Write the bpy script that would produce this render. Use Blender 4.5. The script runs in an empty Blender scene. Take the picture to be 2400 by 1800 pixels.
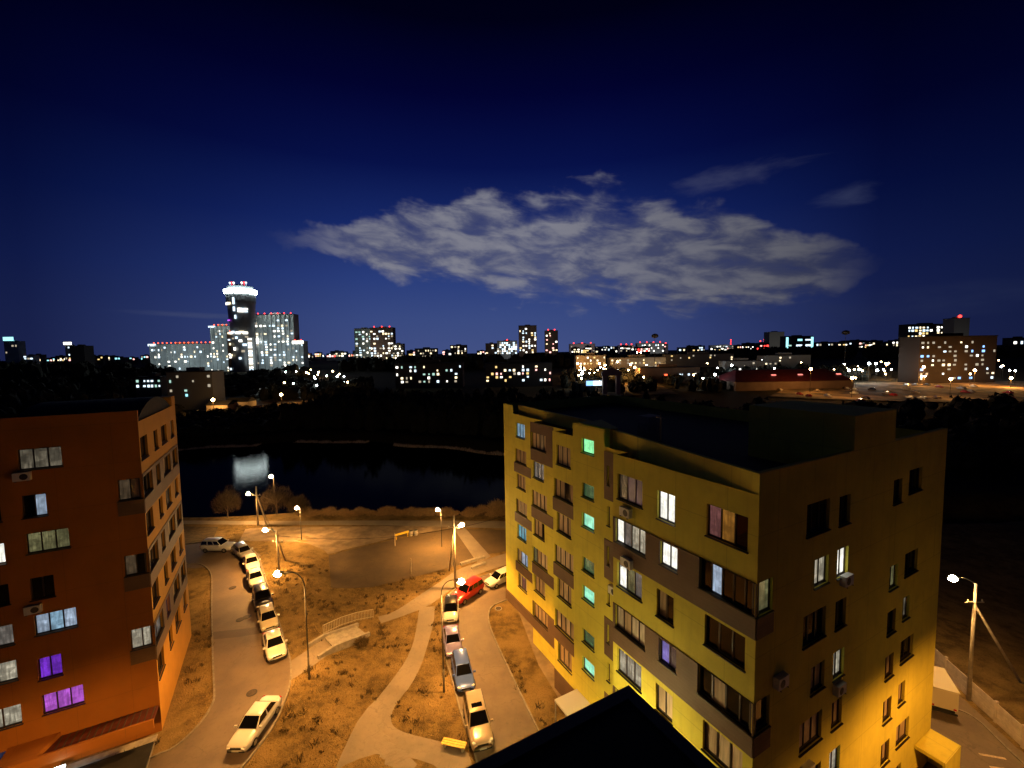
import bpy, bmesh, math, random
from mathutils import Vector, Matrix, noise as mnoise
R = math.radians
random.seed(7)
scene = bpy.context.scene
col = scene.collection

# ------------------------------------------------------------------ camera
cam_d = bpy.data.cameras.new('camera'); cam = bpy.data.objects.new('camera', cam_d); col.objects.link(cam)
cam_d.sensor_fit = 'HORIZONTAL'; cam_d.sensor_width = 36; cam_d.lens = 36*1010/2400
cam_d.clip_start = .1; cam_d.clip_end = 12000
PITCH, ROLL = R(4.13), R(.92)
fw = Vector((0, math.cos(PITCH), -math.sin(PITCH))); up0 = Vector((0, math.sin(PITCH), math.cos(PITCH))); rt0 = Vector((1, 0, 0))
rt = rt0*math.cos(ROLL)-up0*math.sin(ROLL)
up = rt.cross(fw)
M = Matrix(((rt.x, up.x, -fw.x, 0), (rt.y, up.y, -fw.y, 0), (rt.z, up.z, -fw.z, 30), (0, 0, 0, 1)))
cam.matrix_world = M
scene.camera = cam

# ------------------------------------------------------------------ render + exposure
scene.render.engine = 'CYCLES'
cy = scene.cycles
cy.use_denoising = True
cy.max_bounces = 6; cy.diffuse_bounces = 3; cy.glossy_bounces = 4; cy.transmission_bounces = 4
cy.caustics_reflective = False; cy.caustics_refractive = False
cy.sample_clamp_indirect = 3; cy.sample_clamp_direct = 0
cy.use_light_tree = True
scene.view_settings.view_transform = 'Standard'; scene.view_settings.look = 'None'
scene.view_settings.exposure = 0; scene.view_settings.gamma = 1

# ------------------------------------------------------------------ sky (night: deep blue with town glow at the horizon, one bank of cloud)
world = bpy.data.worlds.new('World'); scene.world = world; world.use_nodes = True
wt = world.node_tree; wt.nodes.clear()
class NT:
    def __init__(s, t): s.t = t
    def n(s, typ, **k):
        a = s.t.nodes.new(typ)
        for q, v in k.items(): setattr(a, q, v)
        return a
    def l(s, a, b): s.t.links.new(a, b)
    def val(s, sock, v):
        if hasattr(v, 'is_linked') or hasattr(v, 'links'): s.l(v, sock)
        else: sock.default_value = v
    def m(s, op, a, b=0.0, c=None, clamp=False):
        q = s.n('ShaderNodeMath', operation=op, use_clamp=clamp); s.val(q.inputs[0], a); s.val(q.inputs[1], b)
        if c is not None: s.val(q.inputs[2], c)
        return q.outputs[0]
    def mix(s, f, a, b, typ='MIX'):
        q = s.n('ShaderNodeMix', data_type='RGBA', blend_type=typ)
        s.val(q.inputs[0], f); s.val(q.inputs[6], a); s.val(q.inputs[7], b); return q.outputs[2]
    def noise(s, vec, scale, detail=4, rough=.55, dist=0.0):
        q = s.n('ShaderNodeTexNoise'); q.inputs['Scale'].default_value = scale; q.inputs['Detail'].default_value = detail
        q.inputs['Roughness'].default_value = rough; q.inputs['Distortion'].default_value = dist
        if vec is not None: s.l(vec, q.inputs['Vector'])
        return q.outputs['Fac']
    def ramp(s, f, stops, interp='LINEAR'):
        q = s.n('ShaderNodeValToRGB'); q.color_ramp.interpolation = interp; s.l(f, q.inputs[0])
        e = q.color_ramp.elements
        while len(e) < len(stops): e.new(.5)
        for i, (p, c) in enumerate(stops): e[i].position = p; e[i].color = c if len(c) == 4 else (*c, 1)
        return q.outputs[0]
    def smooth(s, v, a, b):
        q = s.n('ShaderNodeMapRange', interpolation_type='SMOOTHSTEP'); s.val(q.inputs[0], v)
        q.inputs[1].default_value = a; q.inputs[2].default_value = b; return q.outputs[0]
    def comb(s, x, y, z=0.0):
        q = s.n('ShaderNodeCombineXYZ'); s.val(q.inputs[0], x); s.val(q.inputs[1], y); s.val(q.inputs[2], z); return q.outputs[0]
w = NT(wt)
tc = w.n('ShaderNodeTexCoord'); nv = w.n('ShaderNodeVectorMath', operation='NORMALIZE'); w.l(tc.outputs['Generated'], nv.inputs[0])
sp = w.n('ShaderNodeSeparateXYZ'); w.l(nv.outputs[0], sp.inputs[0])
az = w.m('ARCTAN2', sp.outputs[0], sp.outputs[1]); el = w.m('ARCSINE', sp.outputs[2])
eln = w.m('DIVIDE', el, R(45), clamp=True)
grad = w.ramp(eln, [(0, (.054, .080, .225)), (.10, (.042, .070, .220)), (.21, (.024, .049, .200)), (.35, (.0085, .022, .135)), (.5, (.0022, .0058, .066)), (.66, (.0006, .0011, .028)), (.80, (.0002, .0003, .0075)), (1, (.00005, .00005, .0025))])
azc = w.m('COSINE', w.m('SUBTRACT', az, R(-4)))
azf = w.ramp(azc, [(0, (.12, .12, .16)), (.55, (.14, .15, .22)), (.72, (.20, .20, .30)), (.87, (.57, .57, .66)), (.97, (.95, .95, .97)), (1, (1, 1, 1))])
skyc = w.mix(1.0, grad, azf, 'MULTIPLY')
def cloud_patch(az0, el0, wa, wb, tilt, nscale, namp, lo, hi, seed):
    ua = w.m('SUBTRACT', az, R(az0)); va = w.m('SUBTRACT', w.m('SUBTRACT', el, R(el0)), w.m('MULTIPLY', ua, tilt))
    U = w.m('DIVIDE', ua, R(wa)); V = w.m('DIVIDE', va, R(wb))
    d = w.m('SUBTRACT', 1.0, w.m('ADD', w.m('MULTIPLY', U, U), w.m('MULTIPLY', V, V)))
    vec = w.comb(w.m('ADD', w.m('MULTIPLY', az, 5.2), w.m('MULTIPLY', el, 3.0)), w.m('MULTIPLY', el, 17.0), seed)
    n = w.noise(vec, nscale, 7, .58, .35)
    return w.smooth(w.m('ADD', w.m('MULTIPLY', d, .62), w.m('MULTIPLY', w.m('SUBTRACT', n, .52), namp)), lo, hi), n
azn = w.m('DIVIDE', w.m('ADD', az, R(50)), R(100), clamp=True)
def prof(pts, k):
    return w.ramp(azn, [((a+50)/100, (v/k,)*3) for a, v in pts], 'B_SPLINE' if False else 'EASE')
cc = w.m('MULTIPLY', prof([(-30, 12.9), (-13, 13.7), (0, 13.3), (10, 12.6), (24, 10.9), (34, 8.9), (42, 8.2)], 25), R(25))
ch = w.m('ADD', w.m('MULTIPLY', prof([(-31, 0), (-24, 1.5), (-12, 4.6), (0, 6.4), (10, 7.9), (24, 6.6), (34, 3.9), (42, 0)], 10), R(10)), R(.05))
nlo = w.noise(w.comb(w.m('MULTIPLY', az, 9.0), w.m('MULTIPLY', el, 9.0), 4.4), 1.0, 4, .6)
V = w.m('DIVIDE', w.m('SUBTRACT', w.m('ADD', el, w.m('MULTIPLY', w.m('SUBTRACT', nlo, .5), R(6.5))), cc), ch); dd = w.m('SUBTRACT', 1.0, w.m('MULTIPLY', V, V))
vec = w.comb(w.m('ADD', w.m('MULTIPLY', az, 8.0), w.m('MULTIPLY', el, 2.5)), w.m('MULTIPLY', w.m('ADD', el, w.m('MULTIPLY', az, .07)), 21.0), 12.3)
n1 = w.noise(vec, 1.3, 5, .55, .3); n1b = w.noise(vec, .5, 3, .5, .2)
nn = w.m('ADD', w.m('MULTIPLY', w.m('SUBTRACT', n1, .5), 1.35), w.m('MULTIPLY', w.m('SUBTRACT', n1b, .5), .75))
c1 = w.smooth(w.m('ADD', w.m('MULTIPLY', w.m('MAXIMUM', dd, -1.5), .62), nn), -.06, .66)
c1 = w.m('MULTIPLY', c1, w.m('MULTIPLY', w.smooth(az, R(-29.5), R(-16)), w.m('SUBTRACT', 1.0, w.smooth(az, R(33), R(41)))))
c2, n2 = cloud_patch(27, 18.9, 9, 1.9, .06, 1.6, 1.8, .12, 1.0, 8.2)
c3, n3 = cloud_patch(-35, 4.5, 11, .5, -.02, 1.3, 1.2, .1, .9, 5.7)
c4, n4 = cloud_patch(40, 4.2, 22, 2.2, .0, 1.2, 1.3, .1, 1.0, 1.7)
c5, n5 = cloud_patch(37, 15.4, 4, 1.5, .0, 1.6, 1.6, .12, 1.0, 6.6)
fade = w.ramp(w.m('DIVIDE', w.m('ADD', az, R(45)), R(90), clamp=True), [(0, (1, 1, 1)), (.55, (1, 1, 1)), (.92, (.42, .42, .42)), (1, (.3, .3, .3))])
ccol = w.mix(w.smooth(n1, .38, .66), (.085, .095, .17, 1), (.235, .236, .275, 1))
ccol = w.mix(1.0, ccol, fade, 'MULTIPLY')
a1 = w.m('MULTIPLY', c1, .86)
sk = w.mix(w.m('MULTIPLY', c2, .27), skyc, (.10, .11, .18, 1))
sk = w.mix(w.m('MULTIPLY', c3, .45), sk, (.09, .105, .18, 1))
sk = w.mix(w.m('MULTIPLY', c4, .45), sk, (.020, .028, .075, 1))
sk = w.mix(w.m('MULTIPLY', c5, .22), sk, (.10, .12, .2, 1))
sk = w.mix(a1, sk, ccol)
sd = w.n('ShaderNodeVectorMath', operation='DOT_PRODUCT'); w.l(nv.outputs[0], sd.inputs[0]); sd.inputs[1].default_value = (0.02626, 0.82301, 0.56741)
sk = w.mix(w.m('MULTIPLY', w.smooth(sd.outputs['Value'], 1-1.2e-6, 1-2e-7), .6), sk, (.7, .75, .9, 1))      # the one star in view
bg = w.n('ShaderNodeBackground'); w.l(sk, bg.inputs[0]); bg.inputs[1].default_value = 1.0
wo = w.n('ShaderNodeOutputWorld'); w.l(bg.outputs[0], wo.inputs[0])
# no sun or moon: the photograph is lit by its street lamps, further down, and by this sky

# ------------------------------------------------------------------ materials
MATS = {}
def base_mat(name):
    m = bpy.data.materials.new(name); m.use_nodes = True
    return m, NT(m.node_tree), m.node_tree.nodes['Principled BSDF']
def plain(name, c, rough=.6, metal=0.0, nscale=0, namp=.25, bump=0.0, bscale=None, coat=0.0, spec=.5):
    if name in MATS: return MATS[name]
    m, t, b = base_mat(name)
    b.inputs['Roughness'].default_value = rough; b.inputs['Metallic'].default_value = metal
    b.inputs['Specular IOR Level'].default_value = spec
    b.inputs['Coat Weight'].default_value = coat; b.inputs['Coat Roughness'].default_value = .04
    if nscale:
        tcx = t.n('ShaderNodeTexCoord')
        f = t.noise(tcx.outputs['Object'], nscale, 6, .6)
        d = [max(0, v*(1-namp)) for v in c]; e = [min(1, v*(1+namp)) for v in c]
        t.l(t.mix(t.smooth(f, .3, .7), (*d, 1), (*e, 1)), b.inputs['Base Color'])
    else: b.inputs['Base Color'].default_value = (*c, 1)
    if bump:
        tcx = t.n('ShaderNodeTexCoord'); f = t.noise(tcx.outputs['Object'], bscale or nscale or 5, 6, .65)
        bp = t.n('ShaderNodeBump'); bp.inputs['Strength'].default_value = 1; bp.inputs['Distance'].default_value = bump
        t.l(f, bp.inputs['Height']); t.l(bp.outputs[0], b.inputs['Normal'])
    MATS[name] = m; return m
def glow(name, c, strength, sample=False, pattern=None):
    if name in MATS: return MATS[name]
    m, t, b = base_mat(name)
    b.inputs['Base Color'].default_value = (.02, .02, .02, 1); b.inputs['Roughness'].default_value = .25
    b.inputs['Emission Color'].default_value = (*c, 1); b.inputs['Emission Strength'].default_value = strength
    if pattern:            # light behind hanging curtains: vertical folds, brighter and darker room areas
        tcx = t.n('ShaderNodeTexCoord'); mp = t.n('ShaderNodeMapping'); t.l(tcx.outputs['Object'], mp.inputs[0])
        mp.inputs['Scale'].default_value = (1, 1, .12)
        f = t.noise(mp.outputs[0], 9, 3, .5); g = t.noise(tcx.outputs['Object'], 1.3, 4, .6)
        hz = t.n('ShaderNodeMapping'); t.l(tcx.outputs['Object'], hz.inputs[0]); hz.inputs['Scale'].default_value = (1.6, 1.6, 2.4)
        vo = t.n('ShaderNodeTexVoronoi', distance='CHEBYCHEV'); vo.inputs['Scale'].default_value = 1.5; t.l(hz.outputs[0], vo.inputs['Vector'])
        sv = t.n('ShaderNodeSeparateColor'); t.l(vo.outputs['Color'], sv.inputs[0])
        k = t.m('MULTIPLY', t.m('MULTIPLY', t.smooth(f, .2, .75), t.smooth(g, .25, .7)), t.m('ADD', t.m('MULTIPLY', sv.outputs[0], .75), .35))
        lo = pattern*.55
        t.l(t.m('MULTIPLY', t.m('ADD', t.m('MULTIPLY', k, 1-lo), lo), strength), b.inputs['Emission Strength'])
    m.cycles.emission_sampling = 'AUTO' if sample else 'NONE'
    MATS[name] = m; return m

YEL = plain('yellow_render', (.70, .61, .07), .85, nscale=.35, namp=.10, bump=.004, bscale=40)
ORG = plain('orange_render', (.37, .135, .013), .85, nscale=.3, namp=.10, bump=.004, bscale=40)
AMB = plain('amber_render', (.45, .215, .02), .85, nscale=.3, namp=.10, bump=.004, bscale=40)
BRN = plain('brown_cladding', (.15, .092, .056), .7, nscale=.6, namp=.12)
def siding():
    m = BRN; t = NT(m.node_tree); b = m.node_tree.nodes['Principled BSDF']
    tcx = t.n('ShaderNodeTexCoord'); s_ = t.n('ShaderNodeSeparateXYZ'); t.l(tcx.outputs['Object'], s_.inputs[0])
    fr = t.m('FRACT', t.m('MULTIPLY', s_.outputs[2], 4.6)); hgt = t.smooth(fr, 0, .12)
    bp = t.n('ShaderNodeBump'); bp.inputs['Distance'].default_value = .015; t.l(hgt, bp.inputs['Height']); t.l(bp.outputs[0], b.inputs['Normal'])
siding()
BITU = plain('roof_bitumen', (.010, .0095, .009), .9, nscale=1.5, namp=.4, bump=.01, bscale=14)
FRM = plain('window_frame_brown', (.045, .028, .018), .45)
FRW = plain('window_frame_white', (.6, .58, .54), .4)
SILL = plain('window_sill_metal', (.03, .024, .02), .4, metal=.3)
CONC = plain('concrete', (.34, .31, .27), .9, nscale=2.2, namp=.2, bump=.006, bscale=30)
KERB = plain('kerb_concrete', (.22, .195, .165), .9, nscale=3, namp=.25, bump=.006, bscale=25)
STEEL = plain('galvanised_steel', (.32, .31, .30), .45, metal=.6, nscale=8, namp=.2)
DSTEEL = plain('dark_painted_steel', (.05, .045, .04), .5, nscale=8, namp=.2)
WOODP = plain('weathered_pole_wood', (.55, .45, .33), .85, nscale=6, namp=.3, bump=.004)
YPAINT = plain('yellow_paint', (.75, .52, .05), .5, nscale=5, namp=.15)
WHITEP = plain('white_paint', (.72, .70, .66), .5, nscale=3, namp=.08)
BLACKR = plain('black_rubber', (.012, .012, .012), .8)
GLASSD = plain('dark_glass', (.006, .007, .008), .05, spec=.7)
def panel_joints(m, floor=2.92, zoff=.45, step=3.1):
    t = NT(m.node_tree); b = m.node_tree.nodes['Principled BSDF']; lk = b.inputs['Base Color'].links[0].from_socket
    tcx = t.n('ShaderNodeTexCoord'); s_ = t.n('ShaderNodeSeparateXYZ'); t.l(tcx.outputs['Object'], s_.inputs[0])
    ln = lambda v, k: t.m('SUBTRACT', 1.0, t.smooth(t.m('ABSOLUTE', t.m('SUBTRACT', t.m('FRACT', v), .5)), 0, k))
    ca, sa = math.cos(R(28.5)), math.sin(R(28.5))
    ua = t.m('ADD', t.m('MULTIPLY', s_.outputs[0], -sa), t.m('MULTIPLY', s_.outputs[1], ca)); ub = t.m('ADD', t.m('MULTIPLY', s_.outputs[0], ca), t.m('MULTIPLY', s_.outputs[1], sa))
    j = t.m('MAXIMUM', ln(t.m('DIVIDE', t.m('ADD', s_.outputs[2], zoff), floor), .010), t.m('MAXIMUM', ln(t.m('DIVIDE', ua, step), .008), ln(t.m('DIVIDE', ub, step), .008)))
    mp = t.n('ShaderNodeMapping'); t.l(tcx.outputs['Object'], mp.inputs[0]); mp.inputs['Scale'].default_value = (1, 1, .07)
    st = t.smooth(t.noise(mp.outputs[0], 3.2, 5, .6), .50, .72); bl = t.smooth(t.noise(tcx.outputs['Object'], .8, 5, .65), .5, .75)
    c = t.mix(t.m('MULTIPLY', st, .09), lk, (.10, .075, .03, 1)); c = t.mix(t.m('MULTIPLY', bl, .14), c, (.16, .12, .05, 1)); c = t.mix(t.m('MULTIPLY', j, .34), c, (.07, .05, .02, 1))
    t.l(c, b.inputs['Base Color'])
for m_ in (YEL, ORG, AMB): panel_joints(m_)
CURT = {}
def curtain(name, c):
    if name in MATS: return MATS[name]
    m, t, b = base_mat(name)
    tcx = t.n('ShaderNodeTexCoord'); mp = t.n('ShaderNodeMapping'); t.l(tcx.outputs['Object'], mp.inputs[0]); mp.inputs['Scale'].default_value = (1, 1, .1)
    f = t.noise(mp.outputs[0], 7, 3, .5)
    t.l(t.mix(t.smooth(f, .25, .75), (*[v*.55 for v in c], 1), (*c, 1)), b.inputs['Base Color'])
    b.inputs['Roughness'].default_value = .7; b.inputs['Coat Weight'].default_value = .6; b.inputs['Coat Roughness'].default_value = .03
    MATS[name] = m; return m
WINM = {
 'dark': GLASSD,
 'beige': curtain('beige_curtain', (.82, .63, .42)), 'tan': curtain('tan_curtain', (.55, .40, .25)), 'pale': curtain('pale_curtain', (.70, .62, .52)),
 'blue': glow('lit_pale_blue', (.45, .75, 1.0), .85, True, .5), 'cyan': glow('lit_cyan', (.25, .78, .95), .8, True, .45),
 'green': glow('lit_green', (.30, 1.0, .42), 1.7, True, .75), 'mint': glow('lit_mint', (.36, 1.0, .66), 1.5, True, .75), 'dgreen': glow('lit_dim_green', (.22, .50, .22), .36, True, .4),
 'white': glow('lit_white', (1.0, .98, .86), 2.2, True, .6), 'cream': glow('lit_cream', (1.0, .90, .66), .75, True, .3), 'dimcream': glow('lit_dim_cream', (.85, .72, .50), .28, True, .25),
 'amber': glow('lit_amber', (1.0, .42, .06), .42, True, .4), 'pink': glow('lit_pink', (.85, .32, .30), .32, True, .4), 'lav': glow('lit_lavender', (.42, .33, 1.0), .8, True, .6),
 'dimrose': glow('lit_dim_rose', (.55, .30, .30), .2, True, .4), 'violet': glow('lit_violet', (.30, .05, 1.0), 1.0, True, .35), 'magenta': glow('lit_magenta', (.75, .16, 1.0), 1.0, True, .5),
 'grey': glow('lit_grey', (.62, .55, .48), .33, True, .5), 'olive': glow('lit_olive', (.62, .58, .26), .38, True, .3), 'cool': glow('lit_cool', (.62, .78, 1.0), .9, True, .45),
 'indigo': glow('lit_indigo', (.16, .20, .55), .30, True, .3), 'warmdim': glow('lit_warm_dim', (.75, .50, .28), .16, True, .3),
}

# ------------------------------------------------------------------ mesh helpers
class MB:
    def __init__(s): s.v = []; s.f = []; s.mi = []
    def face(s, pts, mi=0):
        k = len(s.v); s.v += [tuple(p) for p in pts]; s.f.append(tuple(range(k, k+len(pts)))); s.mi.append(mi)
    def hexa(s, c, mi=0):  # 8 corners: bottom 4 ccw, top 4 ccw
        k = len(s.v); s.v += [tuple(p) for p in c]
        for q in ((3, 2, 1, 0), (4, 5, 6, 7), (0, 1, 5, 4), (1, 2, 6, 5), (2, 3, 7, 6), (3, 0, 4, 7)):
            s.f.append(tuple(k+i for i in q)); s.mi.append(mi)
    def box(s, x0, x1, y0, y1, z0, z1, mi=0):
        s.hexa([(x0, y0, z0), (x1, y0, z0), (x1, y1, z0), (x0, y1, z0), (x0, y0, z1), (x1, y0, z1), (x1, y1, z1), (x0, y1, z1)], mi)
    def obox(s, c, ax, ay, az_, mi=0):  # centre + half-axis vectors
        c = Vector(c); ax = Vector(ax); ay = Vector(ay); az_ = Vector(az_)
        s.hexa([c-ax-ay-az_, c+ax-ay-az_, c+ax+ay-az_, c-ax+ay-az_, c-ax-ay+az_, c+ax-ay+az_, c+ax+ay+az_, c-ax+ay+az_], mi)
    def tube(s, pts, r, n=8, mi=0, r1=None):
        pts = [Vector(p) for p in pts]; rings = []
        for i, p in enumerate(pts):
            t = (pts[min(i+1, len(pts)-1)]-pts[max(i-1, 0)]).normalized()
            a = t.cross(Vector((0, 0, 1)))
            if a.length < .05: a = t.cross(Vector((0, 1, 0)))
            a.normalize(); b = t.cross(a).normalized()
            rr = r if r1 is None else r+(r1-r)*i/(len(pts)-1)
            k = len(s.v); s.v += [tuple(p+a*rr*math.cos(q*2*math.pi/n)+b*rr*math.sin(q*2*math.pi/n)) for q in range(n)]
            rings.append(k)
        for i in range(len(rings)-1):
            for q in range(n):
                s.f.append((rings[i]+q, rings[i]+(q+1) % n, rings[i+1]+(q+1) % n, rings[i+1]+q)); s.mi.append(mi)
        s.f.append(tuple(rings[0]+q for q in range(n))[::-1]); s.mi.append(mi)
        s.f.append(tuple(rings[-1]+q for q in range(n))); s.mi.append(mi)
    def lathe(s, c, prof, n=16, mi=0):
        c = Vector(c); rings = []
        for r, z in prof:
            k = len(s.v); s.v += [tuple(c+Vector((r*math.cos(q*2*math.pi/n), r*math.sin(q*2*math.pi/n), z))) for q in range(n)]; rings.append(k)
        for i in range(len(rings)-1):
            for q in range(n):
                s.f.append((rings[i]+q, rings[i]+(q+1) % n, rings[i+1]+(q+1) % n, rings[i+1]+q)); s.mi.append(mi)
        s.f.append(tuple(rings[0]+q for q in range(n))[::-1]); s.mi.append(mi); s.f.append(tuple(rings[-1]+q for q in range(n))); s.mi.append(mi)
    def ball(s, c, rx, ry=None, rz=None, n=8, m=5, mi=0):
        ry = ry or rx; rz = rz or rx
        s.lathe((0, 0, 0), [(math.sin(max(.03, math.pi*i/m)), -math.cos(math.pi*i/m)) for i in range(m+1)], n, mi) if False else None
        k = len(s.v)
        for i in range(m+1):
            th = math.pi*i/m
            for q in range(n):
                s.v.append((c[0]+rx*math.sin(th)*math.cos(q*2*math.pi/n), c[1]+ry*math.sin(th)*math.sin(q*2*math.pi/n), c[2]-rz*math.cos(th)))
        for i in range(m):
            for q in range(n):
                s.f.append((k+i*n+q, k+i*n+(q+1) % n, k+(i+1)*n+(q+1) % n, k+(i+1)*n+q)); s.mi.append(mi)
    def mesh(s, name, mats, smooth=False):
        me = bpy.data.meshes.new(name); me.from_pydata(s.v, [], s.f)
        mats = mats if isinstance(mats, (list, tuple)) else [mats]
        for m in mats: me.materials.append(m)
        if len(mats) > 1: me.polygons.foreach_set('material_index', s.mi)
        if smooth: me.polygons.foreach_set('use_smooth', [True]*len(me.polygons))
        me.validate(); me.update(); return me
    def obj(s, name, mats, parent=None, smooth=False, loc=None):
        o = bpy.data.objects.new(name, s.mesh(name, mats, smooth)); col.objects.link(o)
        if parent: o.parent = parent
        if loc is not None: o.location = loc
        return o
def tag(o, label, cat, group=None):
    o['label'] = label; o['category'] = cat
    if group: o['group'] = group
    return o
def thing(name, label, cat, loc=(0, 0, 0), rz=0, group=None):
    o = bpy.data.objects.new(name, None); col.objects.link(o); o.location = loc; o.rotation_euler = (0, 0, rz); o.empty_display_size = .3
    return tag(o, label, cat, group)
def struct(o): o['kind'] = 'structure'; return o
def stuff(o, label, cat): o['kind'] = 'stuff'; return tag(o, label, cat)
def copy_tree(o, parent=None):
    c = o.copy(); col.objects.link(c); c.parent = parent
    for ch in o.children: copy_tree(ch, c)
    return c
def sm(t): t = min(1.0, max(0.0, t)); return t*t*(3-2*t)
D = {}; F = {}; FL = {}
D['road_left']=[(-46.12, 58.66), (-44.73, 58.98), (-42.81, 57.89), (-41.03, 56.26), (-39.41, 54.14), (-36.67, 50.06), (-33.04, 44.9), (-31.1, 42.14), (-27.36, 36.92), (-25.81, 34.82), (-25.48, 33.94), (-25.21, 32.74), (-25.24, 31.31), (-25.67, 29.85), (-26.95, 29.46), (-26.42, 28.61), (-25.8, 27.1)]
D['road_left_r']=[(-41.15, 63.94), (-38.36, 62.29), (-33.37, 55.46), (-29.86, 50.5), (-27.68, 47.48), (-25.43, 44.56), (-22.92, 41.05), (-21.5, 39.11), (-20.12, 36.42), (-19.46, 33.93), (-19.12, 31.75), (-19.37, 29.49), (-19.58, 28.49), (-19.78, 26.72)]
D['road_right_l']=[(3.26, 59.76), (-0.41, 58.16), (-4.45, 56.21), (-7.07, 53.93), (-8.4, 51.7), (-8.78, 49.09), (-8.35, 46.17), (-7.66, 42.87), (-7.02, 40.44), (-5.95, 37.72), (-4.48, 33.25), (-3.33, 30.64), (-2.91, 29.18), (-2.18, 27.07)]
D['road_right_r']=[(2.77, 51.66), (-0.16, 50.81), (-1.97, 49.95), (-3.04, 48.85), (-3.16, 47.2), (-2.92, 45.5), (-2.14, 42.89), (0.02, 36.73), (1.69, 32.06), (2.67, 29.42), (3.58, 26.98)]
D['path_l']=[(-12.74, 26.89), (-12.92, 29.51), (-12.91, 33.73), (-11.99, 36.29), (-11.18, 38.87), (-10.73, 41.1), (-10.74, 43.93), (-11.42, 49.16)]
D['path_r']=[(-9.63, 49.31), (-9.17, 46.19), (-9.14, 43.06), (-9.19, 39.65), (-9.59, 37.08), (-10.29, 35.46), (-10.53, 34.38), (-10.42, 33.36), (-9.97, 32.67), (-8.76, 32.08), (-6.53, 31.49), (-3.85, 30.69), (-3.3, 29.19), (-2.51, 27.65)]
D['island']=[(-12.5, 28.44), (-11.59, 29.33), (-10.64, 30.07), (-8.93, 30.25), (-7.3, 29.82), (-6.15, 29.4), (-5.33, 28.75), (-6.24, 27.13), (-11.67, 26.34)]
D['walk_t']=[(-15.81, 47.45), (-14.2, 48.18), (-12.05, 51.61), (-9.74, 55.06), (-8.26, 57.82), (-5.33, 60.04), (-1.05, 62.82)]
D['walk_b']=[(-15.09, 46.19), (-12.72, 47.61), (-10.35, 49.39), (-8.71, 51.99), (-7.25, 54.56), (-4.51, 57.12), (-0.72, 59.39)]
D['spath_t']=[(-21.49, 39.17), (-20.59, 40.63), (-19.8, 42.51)]
D['spath_b']=[(-20.2, 36.72), (-18.91, 38.6), (-18.02, 40.82)]
D['stair']=[(-19.8, 42.51), (-18.02, 40.82), (-16.61, 44.39), (-17.9, 45.91)]
D['field']=[(-27.87, 62.52), (-26.54, 63.98), (-20.05, 67.86), (-10.56, 72.44), (-4.52, 61.31), (-9.22, 58.48), (-14.02, 55.95), (-18.54, 53.76), (-22.42, 53.53), (-23.56, 53.14)]
D['field2']=[(-8.81, 71.93), (-0.4, 71.07), (-0.41, 63.63), (-4.23, 62.38)]
D['dirt']=[(-44.06, 74.06), (-10.86, 73.48), (-10.85, 72.38), (-20.21, 68.45), (-26.71, 64.41), (-28.16, 62.91), (-29.15, 64.01), (-33.92, 65.81), (-43.88, 66.69), (-47.05, 73.42)]
D['prom_t']=[(-64.12, 77.99), (-47.24, 76.89), (-23.65, 76.32), (-0.39, 74.96)]
D['prom_b']=[(-62.81, 76.34), (-46.17, 75.09), (-23.01, 74.16), (-0.4, 71.6)]
D['darkq']=[(-61.47, 75.13), (-52.63, 74.59), (-48.31, 66.91), (-53.03, 64.53)]
D['dpath']=[(-10.55, 72.36), (-8.49, 72.28), (-3.56, 61.68), (-5.29, 59.54)]
D['apron']=[(-0.16, 50.26), (0.73, 50.97), (4.89, 39.28), (6.24, 33.42), (4.43, 33.04), (2.11, 39.34)]
D['apron_red']=[(-27.52, 31.56), (-32.21, 38.24), (-31.14, 37.68), (-28.56, 34.24), (-27.31, 32.14), (-26.63, 30.99)]
D['cars']={'f': [-23.95, 40.75, -54.3], 'e': [-26.98, 44.97, -54.1], 'd': [-29.73, 48.69, -53.3], 'c': [-33.55, 53.75, -53.2], 'b': [-36.56, 57.87, -52.1], 'a': [-39.71, 61.15, -40.7], 'g': [-20.41, 31.63, -84.1], 'w1': [-7.45, 47.68, -84.1], 'lilac': [-6.56, 42.33, -76.7], 'blue': [-5.0, 37.96, -75.0], 'beige': [-3.18, 32.42, -75.1], 'red': [-5.93, 51.2, -115.0], 'hatch': [-1.99, 54.44, -124.4], 'van': [-44.6, 63.09, -4.3]}
D['L5']=[-18.66, 36.79, 1, -20.92, 36.79, 10.98]
D['L8']=[-6.48, 36.28, 0, -4.78, 36.28, 10.21]
D['L7']=[-7.68, 53.14, 0, -6.71, 53.14, 8.45]
D['L2']=[-45.67, 74.88, 0, -46.99, 74.88, 5.85]
D['L4']=[-31.53, 55.74, 1, -33.01, 55.74, 7.13]
D['L9']=[38.34, 34.53, 0, 36.45, 34.53, 10.74]
D['L1']=[-48.79, 85.34, 6.0]
D['L3']=[-34.42, 66.94, 6.0]
D['L6']=[-11.74, 65.19, 6.0]
D['strut5']=[]
D['s7']=(-9.13, 57.85)
D['s2']=(-44.14, 75.01)
D['s4']=(-32.75, 59.71)
D['s9']=(45.6, 36.68)
D['t7']=[-7.6, 53.14, 9.63]
D['t2']=[-45.58, 74.88, 7.14]
D['t4']=[-31.71, 55.74, 6.99]
D['t9']=[38.33, 34.53, 10.23]
D['t8']=[-6.5, 36.28, 8.76]
D['t5']=[-18.88, 36.79, 11.02]
D['posts']=[(-18.78, 65.75), (-14.22, 57.08)]
D['posttop']=[[-18.78, 65.75, 2.07], [-14.27, 57.08, 2.18]]
D['ybar']=[(-18.97, 68.24), (-17.8, 69.18)]
D['bins']=[(-17.09, 69.15)]
D['bench']=[(-5.45, 30.75), (-4.14, 30.38)]
D['pipe']=[(-7.75, 59.25), (-4.48, 61.31), (-6.06, 57.99), (-4.19, 59.5)]
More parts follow.
